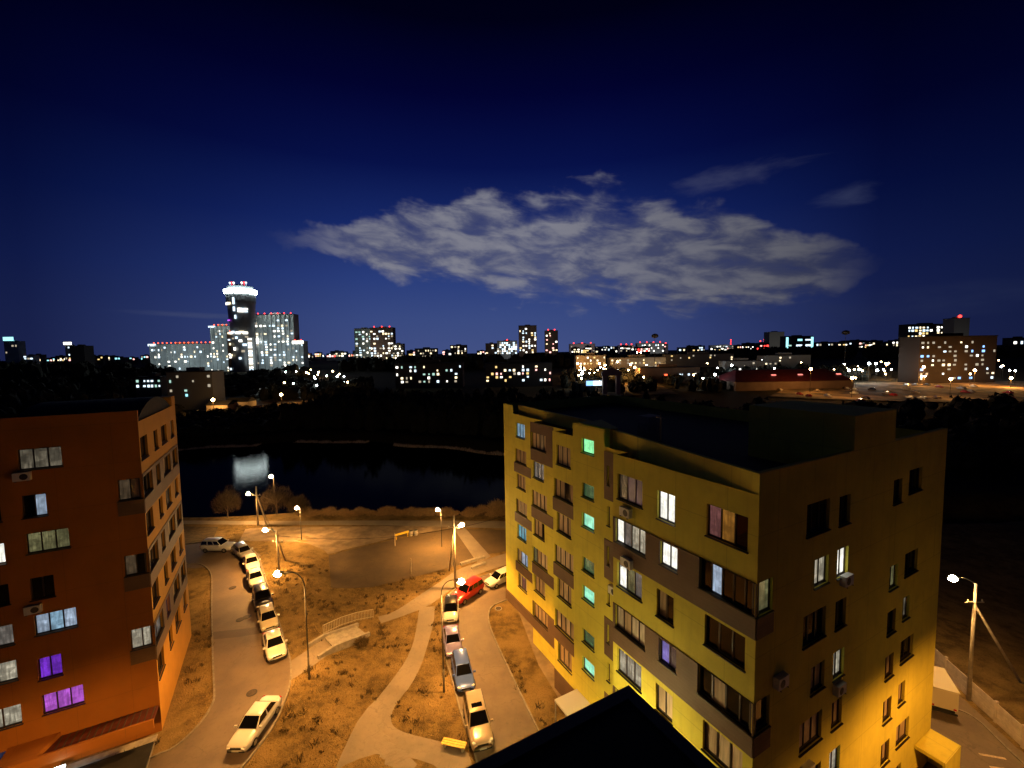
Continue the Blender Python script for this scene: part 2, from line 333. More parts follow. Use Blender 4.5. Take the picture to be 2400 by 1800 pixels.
D['trees']=[(-53.81, 78.8), (-44.73, 78.01)]
D['hedge']=[(-39.88, 77.81), (-38.27, 77.74), (-36.66, 77.67), (-35.06, 77.6), (-33.45, 77.54), (-31.85, 77.47), (-30.25, 77.4), (-28.66, 77.34), (-27.07, 77.27), (-25.48, 77.2), (-23.89, 77.14), (-22.3, 77.07), (-20.72, 77.0), (-19.14, 76.94), (-17.57, 76.87), (-15.99, 76.81), (-14.42, 76.74), (-12.85, 76.68), (-11.28, 76.61), (-9.72, 76.54), (-8.16, 76.48), (-6.6, 76.41), (-5.04, 76.35), (-3.49, 76.28), (-1.94, 76.22)]
D['bushc']=[(-15.74, 42.12)]
D['dots']=[]
F['tower_shaft']=[-388.4, -353.0, 600.0, 7.6, 116.1]
F['tower_crown']=[-389.3, -346.0, 600.0, 117.2, 125.3]
F['tower_podium']=[-387.0, -359.1, 590.0, 8.1, 64.4]
F['slab_right']=[-366.8, -310.6, 620.0, 8.0, 90.0]
F['slab_right2']=[-312.7, -295.7, 615.0, 10.0, 51.2]
F['slab_left']=[-533.9, -438.0, 640.0, 9.4, 51.0]
F['slab_mid']=[-435.9, -411.7, 630.0, 8.9, 75.7]
F['duo_a']=[-325.0, -289.6, 900.0, 23.5, 85.3]
F['duo_b']=[-286.6, -239.8, 880.0, 21.3, 85.2]
F['duo_c']=[-239.4, -217.9, 870.0, 20.9, 51.7]
F['dark_block']=[-179.1, -138.1, 800.0, 23.9, 40.5]
F['low_a']=[-156.0, -113.7, 1100.0, 29.0, 51.7]
F['pair_low']=[-59.9, -33.2, 1000.0, 27.9, 52.5]
F['lowrise_b']=[-32.8, 13.1, 990.0, 27.3, 57.5]
F['tall_a']=[17.4, 58.8, 1000.0, 28.5, 92.2]
F['tall_b']=[78.4, 108.0, 1000.0, 27.6, 79.6]
F['row_a']=[-88.1, -37.2, 325.0, 5.9, 23.0]
F['row_b']=[-19.9, 30.4, 325.0, 4.8, 21.9]
F['pink_a']=[215.3, 310.0, 1600.0, 27.5, 59.0]
F['mix_b']=[292.1, 367.7, 1500.0, 26.3, 47.0]
F['pink_c']=[396.9, 455.3, 1600.0, 24.9, 51.6]
F['white_d']=[435.8, 529.1, 1500.0, 23.9, 56.3]
F['pink_e']=[546.7, 562.0, 1550.0, 22.8, 53.3]
F['low_f']=[540.8, 623.8, 1400.0, 24.9, 38.7]
F['white_g']=[780.9, 888.3, 1700.0, 28.5, 46.9]
F['low_h']=[911.7, 955.3, 1700.0, 33.6, 53.7]
F['grey_tower']=[655.8, 693.8, 1100.0, 29.0, 72.2]
F['frame_block']=[571.3, 628.2, 900.0, 30.2, 55.0]
F['low_i']=[915.3, 976.9, 1300.0, 34.2, 46.9]
F['low_j']=[1153.7, 1230.7, 1500.0, 36.1, 53.8]
F['low_k']=[1236.7, 1290.0, 1500.0, 35.0, 52.7]
F['low_l']=[1143.7, 1190.0, 1300.0, 30.6, 49.8]
F['lights_block']=[640.1, 710.6, 700.0, 29.6, 65.3]
F['grey_house']=[613.2, 634.5, 600.0, 41.9, 67.7]
F['brown_block']=[283.6, 337.1, 300.0, 1.8, 36.3]
F['edge_block']=[810.8, 844.0, 700.0, 27.1, 40.9]
F['blue_sign']=[-1288.4, -1253.7, 1100.0, 42.9, 79.6]
F['white_sign']=[-1031.0, -1020.1, 1000.0, 37.7, 65.2]
F['dark_box']=[-714.4, -690.9, 700.0, 31.0, 52.3]
F['small_a']=[-1016.1, -995.7, 900.0, 32.0, 40.9]
F['school']=[-227.4, -212.0, 260.0, 10.1, 18.6]
F['house_left']=[-192.4, -167.1, 240.0, 7.2, 22.2]
F['shed_a']=[-157.1, -146.2, 220.0, -0.4, 6.7]
F['shed_b']=[-150.2, -139.1, 225.0, 1.5, 7.6]
F['far_row1']=[62.7, 91.7, 420.0, 15.9, 26.3]
F['far_row2']=[95.9, 150.0, 420.0, 10.2, 23.5]
F['mid_a']=[98.2, 144.1, 330.0, 9.5, 16.7]
F['mid_b']=[185.6, 267.9, 520.0, 14.6, 24.9]
F['mid_c']=[188.4, 222.3, 380.0, 9.8, 19.6]
F['mid_d']=[245.5, 291.3, 420.0, 12.9, 23.3]
F['arch']=[56.8, 68.6, 270.0, 10.0, 21.3]
F['hall_red']=[134.7, 207.5, 260.0, 6.4, 19.3]
F['canopy_white']=[240.7, 262.7, 300.0, 5.8, 10.3]
FL['orange']= [(-200.3, 420.0, 14.2), (-192.7, 430.0, 14.0), (-174.4, 420.0, 15.0), (-149.4, 300.0, 9.8), (67.2, 330.0, 20.8), (71.4, 330.0, 19.4), (88.3, 360.0, 21.2), (91.0, 330.0, 19.8), (94.3, 330.0, 17.4), (184.0, 265.0, 17.1), (277.5, 290.0, 16.1), (306.7, 285.0, 13.6), (313.7, 270.0, 9.2), (287.2, 330.0, 16.6), (285.9, 300.0, 9.1), (61.2, 400.0, 19.2), (145.3, 500.0, 28.2), (149.7, 500.0, 28.1)]
FL['white']= [(-161.5, 280.0, 5.4), (48.6, 300.0, 14.7), (265.4, 320.0, 17.9), (270.5, 320.0, 17.8), (250.3, 310.0, 14.1), (263.2, 310.0, 13.2), (231.9, 400.0, 19.2), (178.7, 350.0, 17.1), (141.7, 300.0, 12.6), (242.9, 310.0, 13.6)]
# ------------------------------------------------------------------ terrain
AX, AY = -math.sin(R(28.5)), math.cos(R(28.5))       # long facades run this way
BX, BY = math.cos(R(28.5)), math.sin(R(28.5))        # short facades run this way
def near_h(x, y):
    s = x*BX+y*BY
    return (1-sm((s-1.8)/4.9))*(1-sm((y-64)/10))
SHORE = [(-400, 150), (-200, 152), (-121, 154), (-90, 164), (-66, 165.5), (-34, 155), (0, 139.5), (20, 128), (40, 112), (60, 92), (400, 60)]
def far_shore(x):
    for (a, b), (c, d) in zip(SHORE, SHORE[1:]):
        if a <= x <= c: return b+(d-b)*(x-a)/(c-a)
    return 60
WATER = -3.0
def near_shore(x): return 86.5-.02*x+1.2*math.sin(x*.13)
def ground_z(x, y):
    z = near_h(x, y)
    ns, fs = near_shore(x), far_shore(x)+1.5*math.sin(x*.21)
    if y > ns-8 and fs > ns:
        inn = sm((y-(ns-8))/10)*(1-sm((y-(fs-2))/6))
        z = z*(1-inn)-4.2*inn
    if y > 175: z += 9*sm((y-175)/300)+8*sm((y-480)/600)+14*sm((y-1100)/1500)
    if y > 175: z += 1.2*mnoise.noise((x*.01, y*.01, 0))*sm((y-175)/60)
    if x > 41 and y < 120: z -= 2.5*sm((x-41)/25)
    return z
xs = [-6000, -3500, -2200, -1500, -1000, -750, -600, -500, -420, -350, -300, -250, -210, -180, -160]
xs += list(range(-140, -54, 4)); xs += [-54+.6*i for i in range(int(70/.6))]; xs += list(range(16, 60, 2)); xs += list(range(60, 160, 6)); xs += [170, 190, 220, 250, 300, 350, 420, 500, 650, 800, 1000, 1400, 2000, 3500, 6000]
ys = [-400, -150, -60, -20, 0, 10, 16]+[20+.6*i for i in range(int(60/.6))]+list(range(80, 180, 2))+list(range(180, 500, 10))+[520, 560, 620, 700, 800, 1000, 1300, 1700, 2500, 4000, 8000]
tm = MB(); nx = len(xs)
tm.v = [(x, y, ground_z(x, y)) for y in ys for x in xs]
tm.f = [(j*nx+i, j*nx+i+1, (j+1)*nx+i+1, (j+1)*nx+i) for j in range(len(ys)-1) for i in range(nx-1)]; tm.mi = [0]*len(tm.f)
def ground_mat():
    m, t, b = base_mat('dry_lawn_soil'); tcx = t.n('ShaderNodeTexCoord'); P = tcx.outputs['Object']
    big = t.noise(P, .22, 5, .6); mid = t.noise(P, 1.1, 6, .65); fine = t.noise(P, 9, 6, .7)
    c = t.mix(t.smooth(mid, .32, .68), (.105, .072, .028, 1), (.25, .17, .065, 1))
    c = t.mix(t.smooth(big, .42, .66), c, (.30, .205, .085, 1))
    c = t.mix(t.m('MULTIPLY', t.smooth(fine, .48, .70), .65), c, (.055, .042, .016, 1))
    # far land is dark woodland soil
    s_ = t.n('ShaderNodeSeparateXYZ'); t.l(P, s_.inputs[0])
    c = t.mix(t.smooth(s_.outputs[1], 84, 100), c, (.03, .026, .016, 1))
    t.l(c, b.inputs['Base Color']); b.inputs['Roughness'].default_value = .95; b.inputs['Specular IOR Level'].default_value = .1
    bp = t.n('ShaderNodeBump'); bp.inputs['Distance'].default_value = .14; t.l(t.m('ADD', fine, t.m('MULTIPLY', mid, 1.2)), bp.inputs['Height']); t.l(bp.outputs[0], b.inputs['Normal'])
    return m
LAWN = ground_mat()
struct(tm.obj('ground', LAWN, smooth=True))

def asphalt(name, c0, c1, wet=.55):
    m, t, b = base_mat(name); tcx = t.n('ShaderNodeTexCoord'); P = tcx.outputs['Object']
    a = t.noise(P, .35, 5, .6); g = t.noise(P, 3.2, 5, .7); f = t.noise(P, 60, 3, .6)
    c = t.mix(t.smooth(a, .3, .7), (*c0, 1), (*c1, 1)); c = t.mix(t.m('MULTIPLY', t.smooth(g, .52, .72), .35), c, (*[v*.55 for v in c0], 1))
    # cracks
    vo = t.n('ShaderNodeTexVoronoi', feature='DISTANCE_TO_EDGE'); vo.inputs['Scale'].default_value = .22
    wv = t.n('ShaderNodeVectorMath', operation='ADD'); nz = t.n('ShaderNodeTexNoise'); nz.inputs['Scale'].default_value = 1.3; t.l(P, nz.inputs[0]); t.l(P, wv.inputs[0]); t.l(nz.outputs['Color'], wv.inputs[1]); t.l(wv.outputs[0], vo.inputs['Vector'])
    cr = t.m('SUBTRACT', 1.0, t.smooth(vo.outputs[0], .0, .012))
    c = t.mix(t.m('MULTIPLY', t.m('MULTIPLY', cr, .4), t.smooth(a, .4, .65)), c, (*[v*.35 for v in c0], 1))
    t.l(c, b.inputs['Base Color']); t.l(t.m('ADD', t.m('MULTIPLY', a, .3), wet-.1), b.inputs['Roughness'])
    bp = t.n('ShaderNodeBump'); bp.inputs['Distance'].default_value = .012; t.l(t.m('ADD', f, t.m('MULTIPLY', g, .5)), bp.inputs['Height']); t.l(bp.outputs[0], b.inputs['Normal'])
    return m
ASPH = asphalt('road_asphalt', (.125, .092, .066), (.19, .142, .10))
PATHM = asphalt('path_asphalt', (.20, .165, .125), (.27, .22, .165), .75)
PAVE = asphalt('pale_paving', (.24, .20, .16), (.32, .27, .21), .8)
FIELDM = asphalt('field_asphalt', (.10, .070, .036), (.145, .100, .050), .85)
DIRT = plain('pale_dirt', (.27, .20, .125), .95, nscale=.5, namp=.35, bump=.03, bscale=4)
DARKG = plain('dark_turf', (.10, .07, .03), .95, nscale=1.5, namp=.4, bump=.05, bscale=6)

def resample(pl, n):
    pl = [Vector(p).to_2d() if len(p) > 2 else Vector(p) for p in pl]
    L = [0]
    for a, b in zip(pl, pl[1:]): L.append(L[-1]+(b-a).length)
    out = []; j = 0
    for i in range(n):
        s = L[-1]*i/(n-1)
        while j < len(pl)-2 and L[j+1] < s: j += 1
        t = (s-L[j])/max(1e-6, L[j+1]-L[j]); out.append(pl[j].lerp(pl[j+1], min(1, max(0, t))))
    return out
def smoothline(pl, k=2):
    pl = [Vector(p) for p in pl]
    for _ in range(k):
        q = [pl[0]]
        for a, b in zip(pl, pl[1:]): q += [a.lerp(b, .25), a.lerp(b, .75)]
        q.append(pl[-1]); pl = q
    return pl
def ribbon(name, l, r, mat, dz=.03, n=60, m=8):
    l = resample(smoothline(l), n); r = resample(smoothline(r), n); b = MB()
    for i in range(n):
        for j in range(m+1):
            p = l[i].lerp(r[i], j/m); b.v.append((p.x, p.y, ground_z(p.x, p.y)+dz))
    for i in range(n-1):
        for j in range(m): b.f.append((i*(m+1)+j, i*(m+1)+j+1, (i+1)*(m+1)+j+1, (i+1)*(m+1)+j)); b.mi.append(0)
    o = b.obj(name, mat); 
    me = o.data
    if me.polygons[0].normal.z < 0: me.flip_normals()
    return struct(o)
def polysheet(name, pts, mat, dz=.05):
    b = bmesh.new(); vs = [b.verts.new((p[0], p[1], 0)) for p in pts]; b.faces.new(vs)
    bmesh.ops.triangulate(b, faces=b.faces[:])
    for _ in range(3 if len(pts) < 20 else 2): bmesh.ops.subdivide_edges(b, edges=b.edges[:], cuts=1, use_grid_fill=True)
    for v in b.verts: v.co.z = ground_z(v.co.x, v.co.y)+dz
    bmesh.ops.recalc_face_normals(b, faces=b.faces[:])
    if sum(f.normal.z for f in b.faces) < 0: bmesh.ops.reverse_faces(b, faces=b.faces[:])
    me = bpy.data.meshes.new(name); b.to_mesh(me); b.free(); me.materials.append(mat)
    o = bpy.data.objects.new(name, me); col.objects.link(o); return struct(o)
def kerb(name, pl, wd=.15, ht=.11):
    pl = resample(smoothline(pl), 70); b = MB()
    for i, p in enumerate(pl):
        t = (pl[min(i+1, len(pl)-1)]-pl[max(0, i-1)]).normalized(); nn = Vector((-t.y, t.x))*wd/2; z = ground_z(p.x, p.y)
        for q, dz in ((p-nn, 0), (p-nn, ht), (p+nn, ht), (p+nn, 0)): b.v.append((q.x, q.y, z+dz))
    for i in range(len(pl)-1):
        for j in range(3): b.f.append((i*4+j, i*4+j+1, (i+1)*4+j+1, (i+1)*4+j)); b.mi.append(0)
    return struct(b.obj(name, KERB))

ribbon('road', D['road_left'], D['road_left_r'], ASPH, .035, 90, 14)
ribbon('road', D['road_right_l'], D['road_right_r'], ASPH, .035, 90, 12)
polysheet('road', [(-62, 60.5), (-48, 58.3), (-44, 57.5), (-37, 61.0), (-41, 64.4), (-48, 66.4), (-53, 64.3), (-62, 62.2)], ASPH, .039)
kerb('kerb', D['road_left']); kerb('kerb', D['road_left_r']); kerb('kerb', D['road_right_l']); kerb('kerb', D['road_right_r'])
kerb('kerb', [(-62, 62.6), (-53, 64.9), (-48.3, 66.7)])
polysheet('path', [tuple(p) for p in smoothline(D['path_l'], 1)]+[tuple(p) for p in smoothline(D['path_r'], 1)], PATHM, .043)
ribbon('path', D['walk_t'], D['walk_b'], PATHM, .051, 50, 6)
ribbon('path', D['spath_t'], D['spath_b'], PATHM, .047, 20, 6)
polysheet('lawn', [(p[0], p[1]) for p in D['island']], LAWN, .065)
polysheet('field', D['field'], FIELDM, .045); polysheet('field', D['field2'], FIELDM, .041)
polysheet('dirt_patch', D['dirt'], DIRT, .033)
ribbon('promenade', [(-120, 79)]+D['prom_t']+[(20, 73), (60, 66)], [(-120, 76.5)]+D['prom_b']+[(20, 70), (60, 63)], PAVE, .057, 120, 3)
polysheet('lawn', D['darkq'], DARKG, .053)
polysheet('path', D['dpath'], PAVE, .061)
polysheet('path', D['apron'], DIRT, .06)
polysheet('road_patch', [(-32.04, 43.65), (-29.56, 44.01), (-27.69, 44.4), (-26.93, 43.25), (-28.76, 42.75), (-31.18, 42.41)], asphalt('patch_asphalt', (.085, .062, .045), (.12, .088, .062)), .055)
# yard on the far side of the yellow house
polysheet('road', [(16, 14), (44, 8), (37.2, 30), (38.2, 36), (33.5, 40), (30.5, 30)], ASPH, .03)
kerb('kerb', [(34.4, 33.9), (37.2, 33.4), (36.4, 30), (36.0, 27), (35.7, 22)])
PAINTM = plain('road_paint', (.62, .5, .36), .8, nscale=6, namp=.3)
for a, b_ in (((33.9, 29.6), (35.4, 29.2)), ((33.6, 28.6), (35.2, 28.3))):
    mb = MB(); a_ = Vector(a); d_ = (Vector(b_)-a_); n_ = Vector((-d_.y, d_.x)).normalized()*.09
    mb.face([(*(a_-n_), .045), (*(a_+d_-n_), .045), (*(a_+d_+n_), .045), (*(a_+n_), .045)]); struct(mb.obj('road_marking', PAINTM))

# lake
def water_mat():
    m, t, b = base_mat('lake_water'); t.t.nodes.remove(b)
    df = t.n('ShaderNodeBsdfDiffuse'); df.inputs[0].default_value = (.002, .003, .004, 1)
    gl = t.n('ShaderNodeBsdfGlossy'); gl.inputs[0].default_value = (.9, .95, 1, 1); gl.inputs['Roughness'].default_value = .05
    tcx = t.n('ShaderNodeTexCoord'); mp = t.n('ShaderNodeMapping'); t.l(tcx.outputs['Object'], mp.inputs[0]); mp.inputs['Scale'].default_value = (.6, 1, 1)
    f = t.noise(mp.outputs[0], 1.3, 4, .55); bp = t.n('ShaderNodeBump'); bp.inputs['Distance'].default_value = .013; t.l(f, bp.inputs['Height']); t.l(bp.outputs[0], gl.inputs['Normal'])
    mx = t.n('ShaderNodeMixShader'); mx.inputs[0].default_value = .022; t.l(df.outputs[0], mx.inputs[1]); t.l(gl.outputs[0], mx.inputs[2])
    t.l(mx.outputs[0], m.node_tree.nodes['Material Output'].inputs[0]); return m
wb = MB(); wb.face([(-420, 76, WATER), (56, 76, WATER), (56, 175, WATER), (-420, 175, WATER)])
struct(wb.obj('lake', water_mat()))

# ------------------------------------------------------------------ apartment buildings
class Fac:                     # a facade plane: u along, z up, d outward
    def __init__(s, o, U, n, base): s.o = Vector((*o, 0)); s.U = Vector((*U, 0)); s.n = Vector((*n, 0)); s.b = Vector(base)
    def P(s, u, z, d=0): return s.o+s.U*u+s.n*d+Vector((0, 0, z))-s.b
def wall(f, u0, u1, z0, z1, holes, d=0, depth=.24, edge=0.0, name='wall', mat=None, parent=None):
    holes = [h for h in holes if h[1] > u0+.01 and h[0] < u1-.01 and h[3] > z0+.01 and h[2] < z1-.01]
    holes = [(max(u0, h[0]), min(u1, h[1]), max(z0, h[2]), min(z1, h[3])) for h in holes]
    us = sorted({u0, u1, *[h[0] for h in holes], *[h[1] for h in holes]}); zs = sorted({z0, z1, *[h[2] for h in holes], *[h[3] for h in holes]})
    b = MB(); inh = lambda u, z: any(h[0] < u < h[1] and h[2] < z < h[3] for h in holes)
    for i in range(len(us)-1):
        j = 0
        while j < len(zs)-1:
            if inh((us[i]+us[i+1])/2, (zs[j]+zs[j+1])/2): j += 1; continue
            k = j
            while k < len(zs)-1 and not inh((us[i]+us[i+1])/2, (zs[k]+zs[k+1])/2): k += 1
            b.face([f.P(us[i], zs[j], d), f.P(us[i+1], zs[j], d), f.P(us[i+1], zs[k], d), f.P(us[i], zs[k], d)]); j = k
    for h in holes:
        a, c, e, g = h; q = d-depth
        b.face([f.P(a, e, d), f.P(a, e, q), f.P(a, g, q), f.P(a, g, d)]); b.face([f.P(c, e, d), f.P(c, e, q), f.P(c, g, q), f.P(c, g, d)])
        b.face([f.P(a, e, d), f.P(c, e, d), f.P(c, e, q), f.P(a, e, q)]); b.face([f.P(a, g, d), f.P(c, g, d), f.P(c, g, q), f.P(a, g, q)])
    if edge:
        for a, c in (((u0, z0), (u1, z0)), ((u1, z0), (u1, z1)), ((u1, z1), (u0, z1)), ((u0, z1), (u0, z0))):
            b.face([f.P(*a, d), f.P(*c, d), f.P(*c, d-edge), f.P(*a, d-edge)])
    return b.obj(name, mat, parent)
def window(f, u0, u1, z0, z1, mats, parent, d=0, inset=.16, frame=FRM, sill=True, fw_=.065):
    mats = mats if isinstance(mats, (list, tuple)) else [mats]
    n = len(mats); b = MB(); t = .05; q = d-inset
    def bar(a, c, e, g): b.hexa([f.P(a, e, q-t), f.P(c, e, q-t), f.P(c, e, q+t), f.P(a, e, q+t), f.P(a, g, q-t), f.P(c, g, q-t), f.P(c, g, q+t), f.P(a, g, q+t)])
    bar(u0-.01, u0+fw_, z0, z1); bar(u1-fw_, u1+.01, z0, z1); bar(u0+fw_, u1-fw_, z0, z0+fw_); bar(u0+fw_, u1-fw_, z1-fw_, z1)
    for i in range(1, n):
        x = u0+(u1-u0)*i/n; bar(x-fw_*.6, x+fw_*.6, z0+fw_, z1-fw_)
    w_ = b.obj('window', frame, parent)
    for i, m in enumerate(mats):
        a = u0+(u1-u0)*i/n; c = u0+(u1-u0)*(i+1)/n; b = MB()
        b.hexa([f.P(a+.03, z0+.03, q-.02), f.P(c-.03, z0+.03, q-.02), f.P(c-.03, z0+.03, q), f.P(a+.03, z0+.03, q), f.P(a+.03, z1-.03, q-.02), f.P(c-.03, z1-.03, q-.02), f.P(c-.03, z1-.03, q), f.P(a+.03, z1-.03, q)])
        b.obj('pane', WINM[m], w_)
    if sill:
        b = MB(); b.hexa([f.P(u0-.06, z0-.05, q+t), f.P(u1+.06, z0-.05, q+t), f.P(u1+.06, z0-.07, d+.09), f.P(u0-.06, z0-.07, d+.09), f.P(u0-.06, z0+.02, q+t), f.P(u1+.06, z0+.02, q+t), f.P(u1+.06, z0-.03, d+.09), f.P(u0-.06, z0-.03, d+.09)])
        b.obj('sill', SILL, w_)
    return w_
def slab(f, poly, z0, z1, mat, name, parent):   # poly in (u,d)
    b = MB(); n = len(poly)
    b.face([f.P(u, z1, d) for u, d in poly]); b.face([f.P(u, z0, d) for u, d in poly][::-1])
    for i in range(n):
        a, c = poly[i], poly[(i+1) % n]; b.face([f.P(a[0], z0, a[1]), f.P(c[0], z0, c[1]), f.P(c[0], z1, c[1]), f.P(a[0], z1, a[1])])
    return b.obj(name, mat, parent)
def ac_unit(f, u, z, d, parent):
    b = MB(); W_, H_, T_ = .42, .28, .30
    b.hexa([f.P(u-W_, z-H_, d), f.P(u+W_, z-H_, d), f.P(u+W_, z-H_, d+T_), f.P(u-W_, z-H_, d+T_), f.P(u-W_, z+H_, d), f.P(u+W_, z+H_, d), f.P(u+W_, z+H_, d+T_), f.P(u-W_, z+H_, d+T_)])
    a = b.obj('air_conditioner', WHITEP, parent)
    b = MB(); ctr = f.P(u-.12, z, d+T_)
    k = 14; ring = [ctr+f.U*(.21*math.cos(i*2*math.pi/k))+Vector((0, 0, .21*math.sin(i*2*math.pi/k)))+f.n*.012 for i in range(k)]
    b.face(ring); b.obj('fan_grille', DSTEEL, a)
    b = MB()
    for s_ in (-.3, .3): b.obox(f.P(u+s_, z-H_-.03, d+.17), f.U*.02, f.n*.18, Vector((0, 0, .02)))
    b.obj('bracket', DSTEEL, a)

C0 = (11.10, 19.05)
S = lambda r: 20.55-2.92*(r-1)
yb = thing('apartment_building', 'yellow apartment block with brown balcony bands and many lit windows', 'building', (C0[0], C0[1], 0))
fa = Fac(C0, (AX, AY), (-BX, -BY), (*C0, 0)); fb = Fac(C0, (BX, BY), (-AX, -AY), (*C0, 0))
rnd = random.Random(11)
def A_section(u0, u1, d, top, wins, bands, name='wall', base=-.5):
    holes = [w_[:4] for w_ in wins]
    wall(fa, u0, u1, base, top, holes, d, mat=YEL, parent=yb)
    for (a, c, e, g) in bands: wall(fa, a, c, e, g, holes, d+.05, depth=.1, edge=.05, name='cladding_panel', mat=BRN, parent=yb)
    for (a, c, e, g, mats) in wins: window(fa, a, c, e, g, mats[::-1], yb, d, inset=.2)
# near section
W1 = {1: ['warmdim', 'dimrose', 'dimrose'], 2: ['white', 'grey', 'cream', 'cream'], 3: ['white', 'olive', 'grey'], 4: ['pale', 'tan', 'pale', 'pale'], 5: ['cream', 'cream', 'cream'], 6: ['beige', 'tan', 'beige', 'tan'], 7: ['tan', 'beige', 'tan']}
W2 = {1: ['white', 'white'], 2: ['white', 'white'], 3: ['tan', 'dark'], 4: ['lav', 'dimrose'], 5: ['tan', 'beige'], 6: ['tan', 'dark'], 7: ['beige', 'tan']}
W3 = {1: ['pink', 'amber', 'dark'], 2: ['dark', 'cool', 'dark', 'dark', 'dark'], 3: ['dark', 'dark', 'dark'], 4: ['dark', 'tan', 'dark', 'dark'], 5: ['tan', 'beige', 'beige'], 6: ['dark', 'dark', 'dark', 'dark'], 7: ['tan', 'dark', 'dark']}
wins = []; bands = []
for r in range(1, 8):
    s = S(r)
    if r % 2:
        wins += [(7.1, 9.25, s, s+1.65, W1[r]), (4.7, 5.93, s-.2, s+1.45, W2[r]), (.5, 2.7, s, s+1.65, W3[r])]
    else:
        wins += [(6.8, 9.45, s, s+1.6, W1[r]), (4.45, 5.7, s+.1, s+1.5, W2[r]), (.05, 3.05, s, s+1.62, W3[r])]
        bands.append((.003, 9.64, s-1.1, s+1.6))
A_section(0, 9.65, 0, 23.4, wins, bands)
# strip and stair tower, set back
wins = []; bands = []
sl = {1: 'dark', 2: 'cream', 3: 'pale', 4: 'pale', 5: 'dark', 6: 'pale', 7: 'dark'}
for r in range(1, 8):
    s = S(r); wins.append((11.45, 11.72, s, s+1.4, [sl[r]]))
    if r % 2: bands.append((9.7, 12.02, s-1.05, s+2.4 if r == 1 else s+1.85))
for z, c in zip((22.35, 18.9, 16.55, 13.05, 10.75, 7.2, 4.9, 1.4), ('green', 'dgreen', 'mint', 'dgreen', 'mint', 'dgreen', 'mint', 'dgreen')):
    wins.append((13.2, 14.65, z, z+1.1, [c]))
A_section(9.65, 12.06, -1.3, 23.25, [w_ for w_ in wins if w_[0] < 12], bands)
A_section(12.06, 15.75, -1.3, 24.46, [w_ for w_ in wins if w_[0] > 12], [])
# bays beyond the stair tower
C3 = {1: ['beige', 'beige', 'beige'], 2: ['tan', 'tan', 'dark', 'tan'], 3: ['beige', 'beige', 'tan'], 4: ['beige', 'beige', 'beige', 'beige'], 5: ['tan', 'beige', 'tan'], 6: ['beige', 'tan', 'beige', 'tan'], 7: ['tan', 'tan', 'tan']}
C2 = {1: ['beige', 'beige', 'pale', 'beige'], 2: ['grey', 'grey', 'grey'], 3: ['beige', 'beige', 'beige', 'beige'], 4: ['tan', 'tan', 'dark'], 5: ['olive', 'tan', 'beige', 'beige'], 6: ['tan', 'tan', 'tan'], 7: ['tan', 'tan', 'tan', 'tan']}
C1 = {1: ['blue', 'blue', 'blue'], 2: ['tan', 'tan', 'tan'], 3: ['tan', 'beige', 'beige'], 4: ['tan', 'tan', 'tan'], 5: ['cyan', 'cyan', 'cyan'], 6: ['pale', 'cool', 'blue'], 7: ['pale', 'pink', 'pale']}
wins = []; bands = []
for r in range(1, 8):
    s = S(r)
    if r % 2: wins.append((16.5, 18.5, s, s+1.65, C3[r]))
    else: wins.append((16.2, 18.9, s, s+1.6, C3[r])); bands.append((16.0, 19.07, s-1.2, s-.06))
bands.append((16.0, 19.07, -.3, 1.9))
A_section(15.75, 19.08, -1.6, 23.3, wins, bands)
wins = []; bands = []
for r in range(1, 8):
    s = S(r)
    if r % 2: wins.append((22.24, 24.98, s, s+1.6, C2[r])); bands.append((21.0, 25.05, s-1.2, 23.15 if r == 1 else s+(1.66 if r == 7 else -.06)))
    else: wins.append((22.7, 24.7, s, s+1.65, C2[r]))
A_section(19.08, 25.08, -3.0, 23.2, wins, bands)
wins = []; bands = []
for r in range(1, 8):
    s = S(r)
    if r % 2: wins.append((28.8, 30.8, s, s+1.6, C1[r]))
    else: wins.append((28.55, 31.05, s, s+1.55, C1[r])); bands.append((27.4, 31.3, s-1.15, s-.06))
A_section(25.08, 31.4, -4.5, 23.1, wins, bands); A_section(31.4, 33.77, -4.5, 24.02, [], [])
for u, z, d in ((8.35, 19.95, 0), (8.2, 16.75, .05), (10.9, 13.2, -1.3)): ac_unit(fa, u, z, d, yb)
b = MB(); b.hexa([fa.P(26, 0, -4.5), fa.P(33.77, 0, -4.5), fa.P(33.77, 0, -4.35), fa.P(26, 0, -4.35), fa.P(26, 1.2, -4.5), fa.P(33.77, 1.2, -4.5), fa.P(33.77, 1.2, -4.35), fa.P(26, 1.2, -4.35)]); b.obj('plinth', BRN, yb)
# short facade
wins = []; bands = []
BW = {1: ('dark', 'dark', 'dark', 'dark'), 2: ('cream', 'white', 'olive', 'dark'), 3: ('dark', 'dark', 'dark', 'dimcream'), 4: ('tan', 'cream', 'tan', 'dark'), 5: ('beige', 'tan', 'tan', 'tan'), 6: ('tan', 'cream', 'tan', 'tan'), 7: ('tan', 'tan', 'tan', 'tan')}
for r in range(1, 8):
    s = S(r); q = BW[r]
    wins += [(4.0, 6.15, s, s+1.65, [q[0]]*3) if r % 2 else (4.9, 6.25, s, s+1.5, [q[0]]*2), (7.15, 8.3, s-.1, s+1.5, [q[1]]*2)]
    s2 = s-.1 if r == 1 else s-2.6
    if s2 > -1: wins += [(13.5, 14.65, s2, s2+1.5, [q[2]]*2), (15.6, 17.5 if r % 2 == 0 or r == 1 else 16.6, s2+.3, s2+1.8, [q[3]]*2)]
    if r in (2, 4, 6): wins.append((.06, 1.25, s, s+1.62, ['olive' if r == 2 else 'dark'])); bands.append((.003, 1.32, s-1.1, s-.04))
holes = [w_[:4] for w_ in wins]
wall(fb, 0, 21.3, -.5, 24.4, holes, 0, mat=YEL, parent=yb)
for bb in bands: wall(fb, *bb, holes, .05, depth=.1, edge=.05, name='cladding_panel', mat=BRN, parent=yb)
